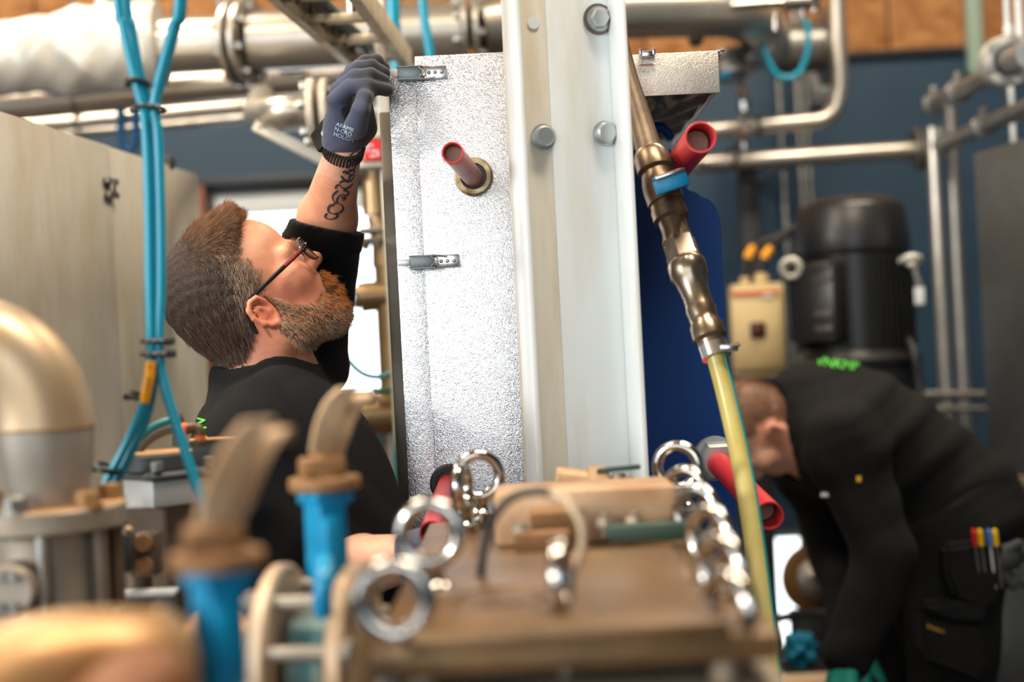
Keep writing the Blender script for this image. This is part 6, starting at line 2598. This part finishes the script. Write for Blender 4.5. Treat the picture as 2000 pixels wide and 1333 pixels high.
def body2(p):
    d = torso2(p)
    d = smin(d, arms2(p), .03)
    d = smin(d, legs2(p), .04)
    d = smin(d, cone(p, np.array(HO2) + np.array([-.01, .05, -.05]) @ HM2 * 0 + np.array(HU2) * -.03 - np.array(HF2) * .03, T(1585, 825, B), .060, .07), .03)
    return smin(d, head_sdf(h2(p)), .015)


m2, v2_, _ = sdf_mesh('body', body2, (.38, 2.75, .03), (1.45, 3.75, 1.52), .006)
q2 = h2(v2_)
x, y, z = q2.T
ay = np.abs(y)
hd2 = (np.linalg.norm(q2, axis=1) < .2) & (z > -.05)
hm2 = hd2 & (x < np.interp(z, [-.03, .035, .083, .122, .15], [-.03, .010, .030, .046, .05])) & (z > -.02) & ~((((x + .004) / .026) ** 2 + ((z - .006) / .040) ** 2 < 1) & (ay > .06))
red = np.where(hd2, .6 * np.exp(-((x + .004) ** 2 + (ay - .088) ** 2 + (z - .006) ** 2) / .04 ** 2), 0)
c2_ = np.ones((len(v2_), 3)) * np.stack([1 - .05 * red, 1 - .35 * red, 1 - .4 * red], 1)
fuzz = np.clip((.150 - z) / .03, .35, 1)[:, None] * hm2[:, None]
c2_ = c2_ * (1 - .85 * fuzz) + fuzz * .85 * np.array([.22, .17, .13])
vcol(m2, 'tint', c2_)
w2_ = thing('person', 'crop haired worker in black work clothes bending low behind the yellow hose', 'person', V(HP_.x, HP_.y, 0))
b2_ = link_mesh('body', m2, M_skin, w2_, ang=180)
n = 9000
n2v = np.empty(len(v2_) * 3)
m2.vertices.foreach_get('normal', n2v)
n2v = n2v.reshape(-1, 3)
ii = pick(hm2, n, v2_)
rt = v2_[ii] + rng.normal(0, .0025, (n, 3))
dr = n2v[ii] + rng.normal(0, .35, (n, 3)) + np.array(HF2) * .3
dr /= np.linalg.norm(dr, axis=1)[:, None]
strands('cropped_hair', rt, dr, np.full(n, .006), np.zeros((n, 3)), M_str, w2_, .0004, 2, .1, np.tile(np.array(lin((104, 74, 52))), (n, 1)) * rng.uniform(.7, 1.3, n)[:, None])['kind'] = 'stuff'


def folds2(p):
    a = np.sin((p[:, 0] * .9 + p[:, 2] * .5) * 46 + 2.0 * np.sin(p[:, 1] * 8 + p[:, 2] * 6))
    b = np.sin((p[:, 0] * -.4 + p[:, 2] * .9) * 60 + 1.8 * np.sin(p[:, 0] * 11) + p[:, 1] * 7)
    w = .5 + .5 * np.sin(p[:, 2] * 9 + p[:, 0] * 7)
    return .006 * np.maximum(a, -.3) * w + .006 * np.maximum(b, -.4) * (1 - w)


ncx = np.array(T(1548, 838, B))
nc_ax = np.array((T(1480, 860, B) - T(1600, 820, B)).normalized())


def jacket2(p):
    d = torso2(p, .016)
    d = smin(d, arms2(p, .014, .97), .035)
    d = smin(d, cone(p, T(1600, 828, B), T(1556, 836, B), .10, .082), .03)
    d = d - folds2(p)
    tn = (p - ncx) @ nc_ax
    rr = np.linalg.norm(p - ncx - tn[:, None] * nc_ax, axis=1)
    d = np.where(rr < .12, np.maximum(d, tn - .008), d)
    col_ = np.sqrt((rr - .078) ** 2 + (tn * .5) ** 2) - .009
    return smin(d, np.where(np.abs(tn) < .05, col_, 9.), .008)


j2, _, _ = sdf_mesh('jacket', jacket2, (.38, 2.7, .7), (1.45, 3.75, 1.55), .0075)
M_work = mat('black_work_jacket', (15, 15, 16), .88, c2=(20, 20, 21), nscale=40, bump=.15, bscale=300, spec=.2)
jk2 = link_mesh('jacket', j2, M_work, w2_, ang=180)


def trs2(p):
    d = smin(legs2(p, .018), ell(p, HP_, (.15, .185, .15), SAX), .05)
    d = d - folds2(p)
    return np.maximum(d, (p - np.array(T(1840, 940, B))) @ np.array((V(-.55, 0, .84))))


t2, _, _ = sdf_mesh('work_trousers', trs2, (.4, 2.8, .05), (1.5, 3.7, 1.3), .010)
tr2 = link_mesh('work_trousers', t2, M_work, w2_, ang=180)
for a_, nm in ((NA, 'boot'), (FA, 'boot')):
    bm = NB()
    box(bm, V(a_.x - .05, a_.y, .05), (.28, .105, .10), bev=.035, seg=4)
    ob('boot', bm, M_black, w2_)
# prints
JBV = bvh_of(jk2)
print_text('back_print', 'VNKMP', JBV, (1594, 716), (1, .14), (.2, -1), 24, M_green, jk2, .004)
bm = NB()
M_yel = mat('yellow_label', (226, 176, 30), .5)
for (px, py, w, h, m) in ((1677, 936, 9, 11, M_yel), (1617, 966, 24, 8, M_white)):
    bm = NB()
    c = onto(JBV, px, py, .002)
    if c is not None:
        box(bm, c, (S(w, 3), .002, S(h, 3)), bev=.0004)
        ob('sewn_label', bm, m, jk2)
# thigh pockets and tool pouch
TBV = bvh_of(tr2)


def pouch(name, poly, D, th, flap=None):
    bm = NB()
    pts = [T(x, y, D) for x, y in poly]
    prism(bm, pts, (0, 1, 0), th)
    bmesh.ops.bevel(bm, geom=bm.edges[:], offset=.010, segments=3, affect='EDGES')
    return ob(name, bm, M_work, w2_)


pouch('tool_pouch', [(1846, 1068), (1940, 1052), (1962, 1058), (1952, 1180), (1920, 1196), (1866, 1172), (1846, 1120)], 2.96, .09)
pouch('pouch_skirt', [(1800, 1180), (1930, 1172), (1926, 1222), (1860, 1218), (1806, 1196)], 2.955, .06)
pk = pouch('thigh_pocket', [(1798, 1200), (1922, 1216), (1928, 1316), (1912, 1326), (1862, 1306), (1806, 1286)], 2.965, .08)
bm = NB()
tube(bm, [T(1806, 1284, 2.955), T(1862, 1304, 2.955), T(1912, 1324, 2.955)], .004, 8)
ob('pocket_seam', bm, M_work, pk)
PBV = bvh_of(pk)
print_text('pocket_lettering', 'Snickers', PBV, (1810, 1226), (1, .35), (.2, -1), 10, M_yel, pk, .001)
for k, (x, c, nm, lb) in enumerate(((1902, (200, 34, 30), 'screwdriver', 'red handled screwdriver in the tool pouch of the bending worker'), (1914, (226, 184, 30), 'screwdriver', 'yellow handled screwdriver beside the red one in the tool pouch'),
                                    (1931, (70, 110, 190), 'marker_pen', 'blue and white marker pen in the tool pouch'), (1943, (236, 196, 40), 'screwdriver', 'yellow handled screwdriver at the outer end of the tool pouch'))):
    t = thing(nm, lb, 'tool', T(x, 1060, 2.95), 'tools in the pouch')
    m = mat('tool_%s' % ('red', 'yellow', 'blue', 'amber')[k], c, .4)
    bm = NB()
    a, b = T(x + 3, 1066, 2.952), T(x - 1, 1034, 2.945)
    lathe(bm, a, b, [(0, S(5.5, 2.95)), (.7, S(6, 2.95)), (.9, S(5.5, 2.95)), (1, S(3, 2.95))], 10)
    ob('handle', bm, m, t)
    bm = NB()
    cyl(bm, T(x + 14, 1150, 2.968), a, S(2.2, 2.95), seg=8)
    ob('blade', bm, M_steel if k != 2 else M_white, t)
# dark gloves hanging from the back pocket
M_dkgl = mat('dark_grey_glove', (52, 54, 58), .8)


def hang_glove(p):
    d = cone(p, T(1930, 1095, 3.0), T(1962, 1090, 3.0), .035, .030)
    for k, (ex, ey) in enumerate(((1990, 1062), (1998, 1076), (1994, 1092), (1984, 1104))):
        d = smin(d, cone(p, T(1962, 1076 + k * 8, 2.985 + k * .01), T(ex, ey, 2.985 + k * .01), .012, .010), .004)
    d = smin(d, cone(p, T(1955, 1120, 2.99), T(1980, 1146, 2.99), .014, .010), .006)
    return smin(d, cone(p, T(1980, 1130, 3.0), T(2002, 1142, 3.0), .012, .009), .004)


gc_ = np.array(T(1960, 1100, 3.0))
gm_, _, _ = sdf_mesh('spare_glove', hang_glove, gc_ - .14, gc_ + .14, .004)
tag(link_mesh('spare_glove', gm_, M_dkgl, None, ang=180), 'dark grey glove sticking out of the back pocket of the bending worker', 'glove')
# teal gloves on both hands
M_tgl = mat('teal_work_glove', (0, 128, 112), .7, bump=.2, bscale=400)


def hand2(W_, E_):
    ax = (W_ - E_).normalized()
    sd_ = V(0, 1, 0)
    nrm_ = ax.cross(sd_).normalized()

    def f(p):
        d = cone(p, W_ - ax * .05, W_, .041, .036)
        d = smin(d, cone(p, W_ + ax * .01 + sd_ * .015, W_ + ax * .075 + sd_ * .022, .028, .020), .02)
        d = smin(d, cone(p, W_ + ax * .01 - sd_ * .015, W_ + ax * .075 - sd_ * .022, .028, .020), .02)
        for k, L_ in enumerate((.066, .075, .070, .055)):
            b0 = W_ + ax * .085 + sd_ * (-.033 + .022 * k)
            b1 = b0 + ax * (L_ * .5) + nrm_ * .006
            b2 = b1 + ax * (L_ * .42) + nrm_ * .022
            d = smin(d, smin(cone(p, b0, b1, .0115, .0105), cone(p, b1, b2, .0105, .009), .004), .004)
        t0 = W_ + ax * .02 - sd_ * .034 + nrm_ * .005
        t1 = t0 + ax * .035 - sd_ * .018 + nrm_ * .012
        t2 = t1 + ax * .032 - sd_ * .002 + nrm_ * .012
        return smin(d, smin(cone(p, t0, t1, .015, .0125), cone(p, t1, t2, .0125, .010), .004), .006)
    return f


for W_, E_ in ((NW, NE), (FW, FE)):
    c = np.array(W_ + (W_ - E_).normalized() * .06)
    hm_, _, _ = sdf_mesh('work_glove', hand2(W_, E_), c - .16, c + .16, .004)
    link_mesh('work_glove', hm_, M_tgl, w2_, ang=180)
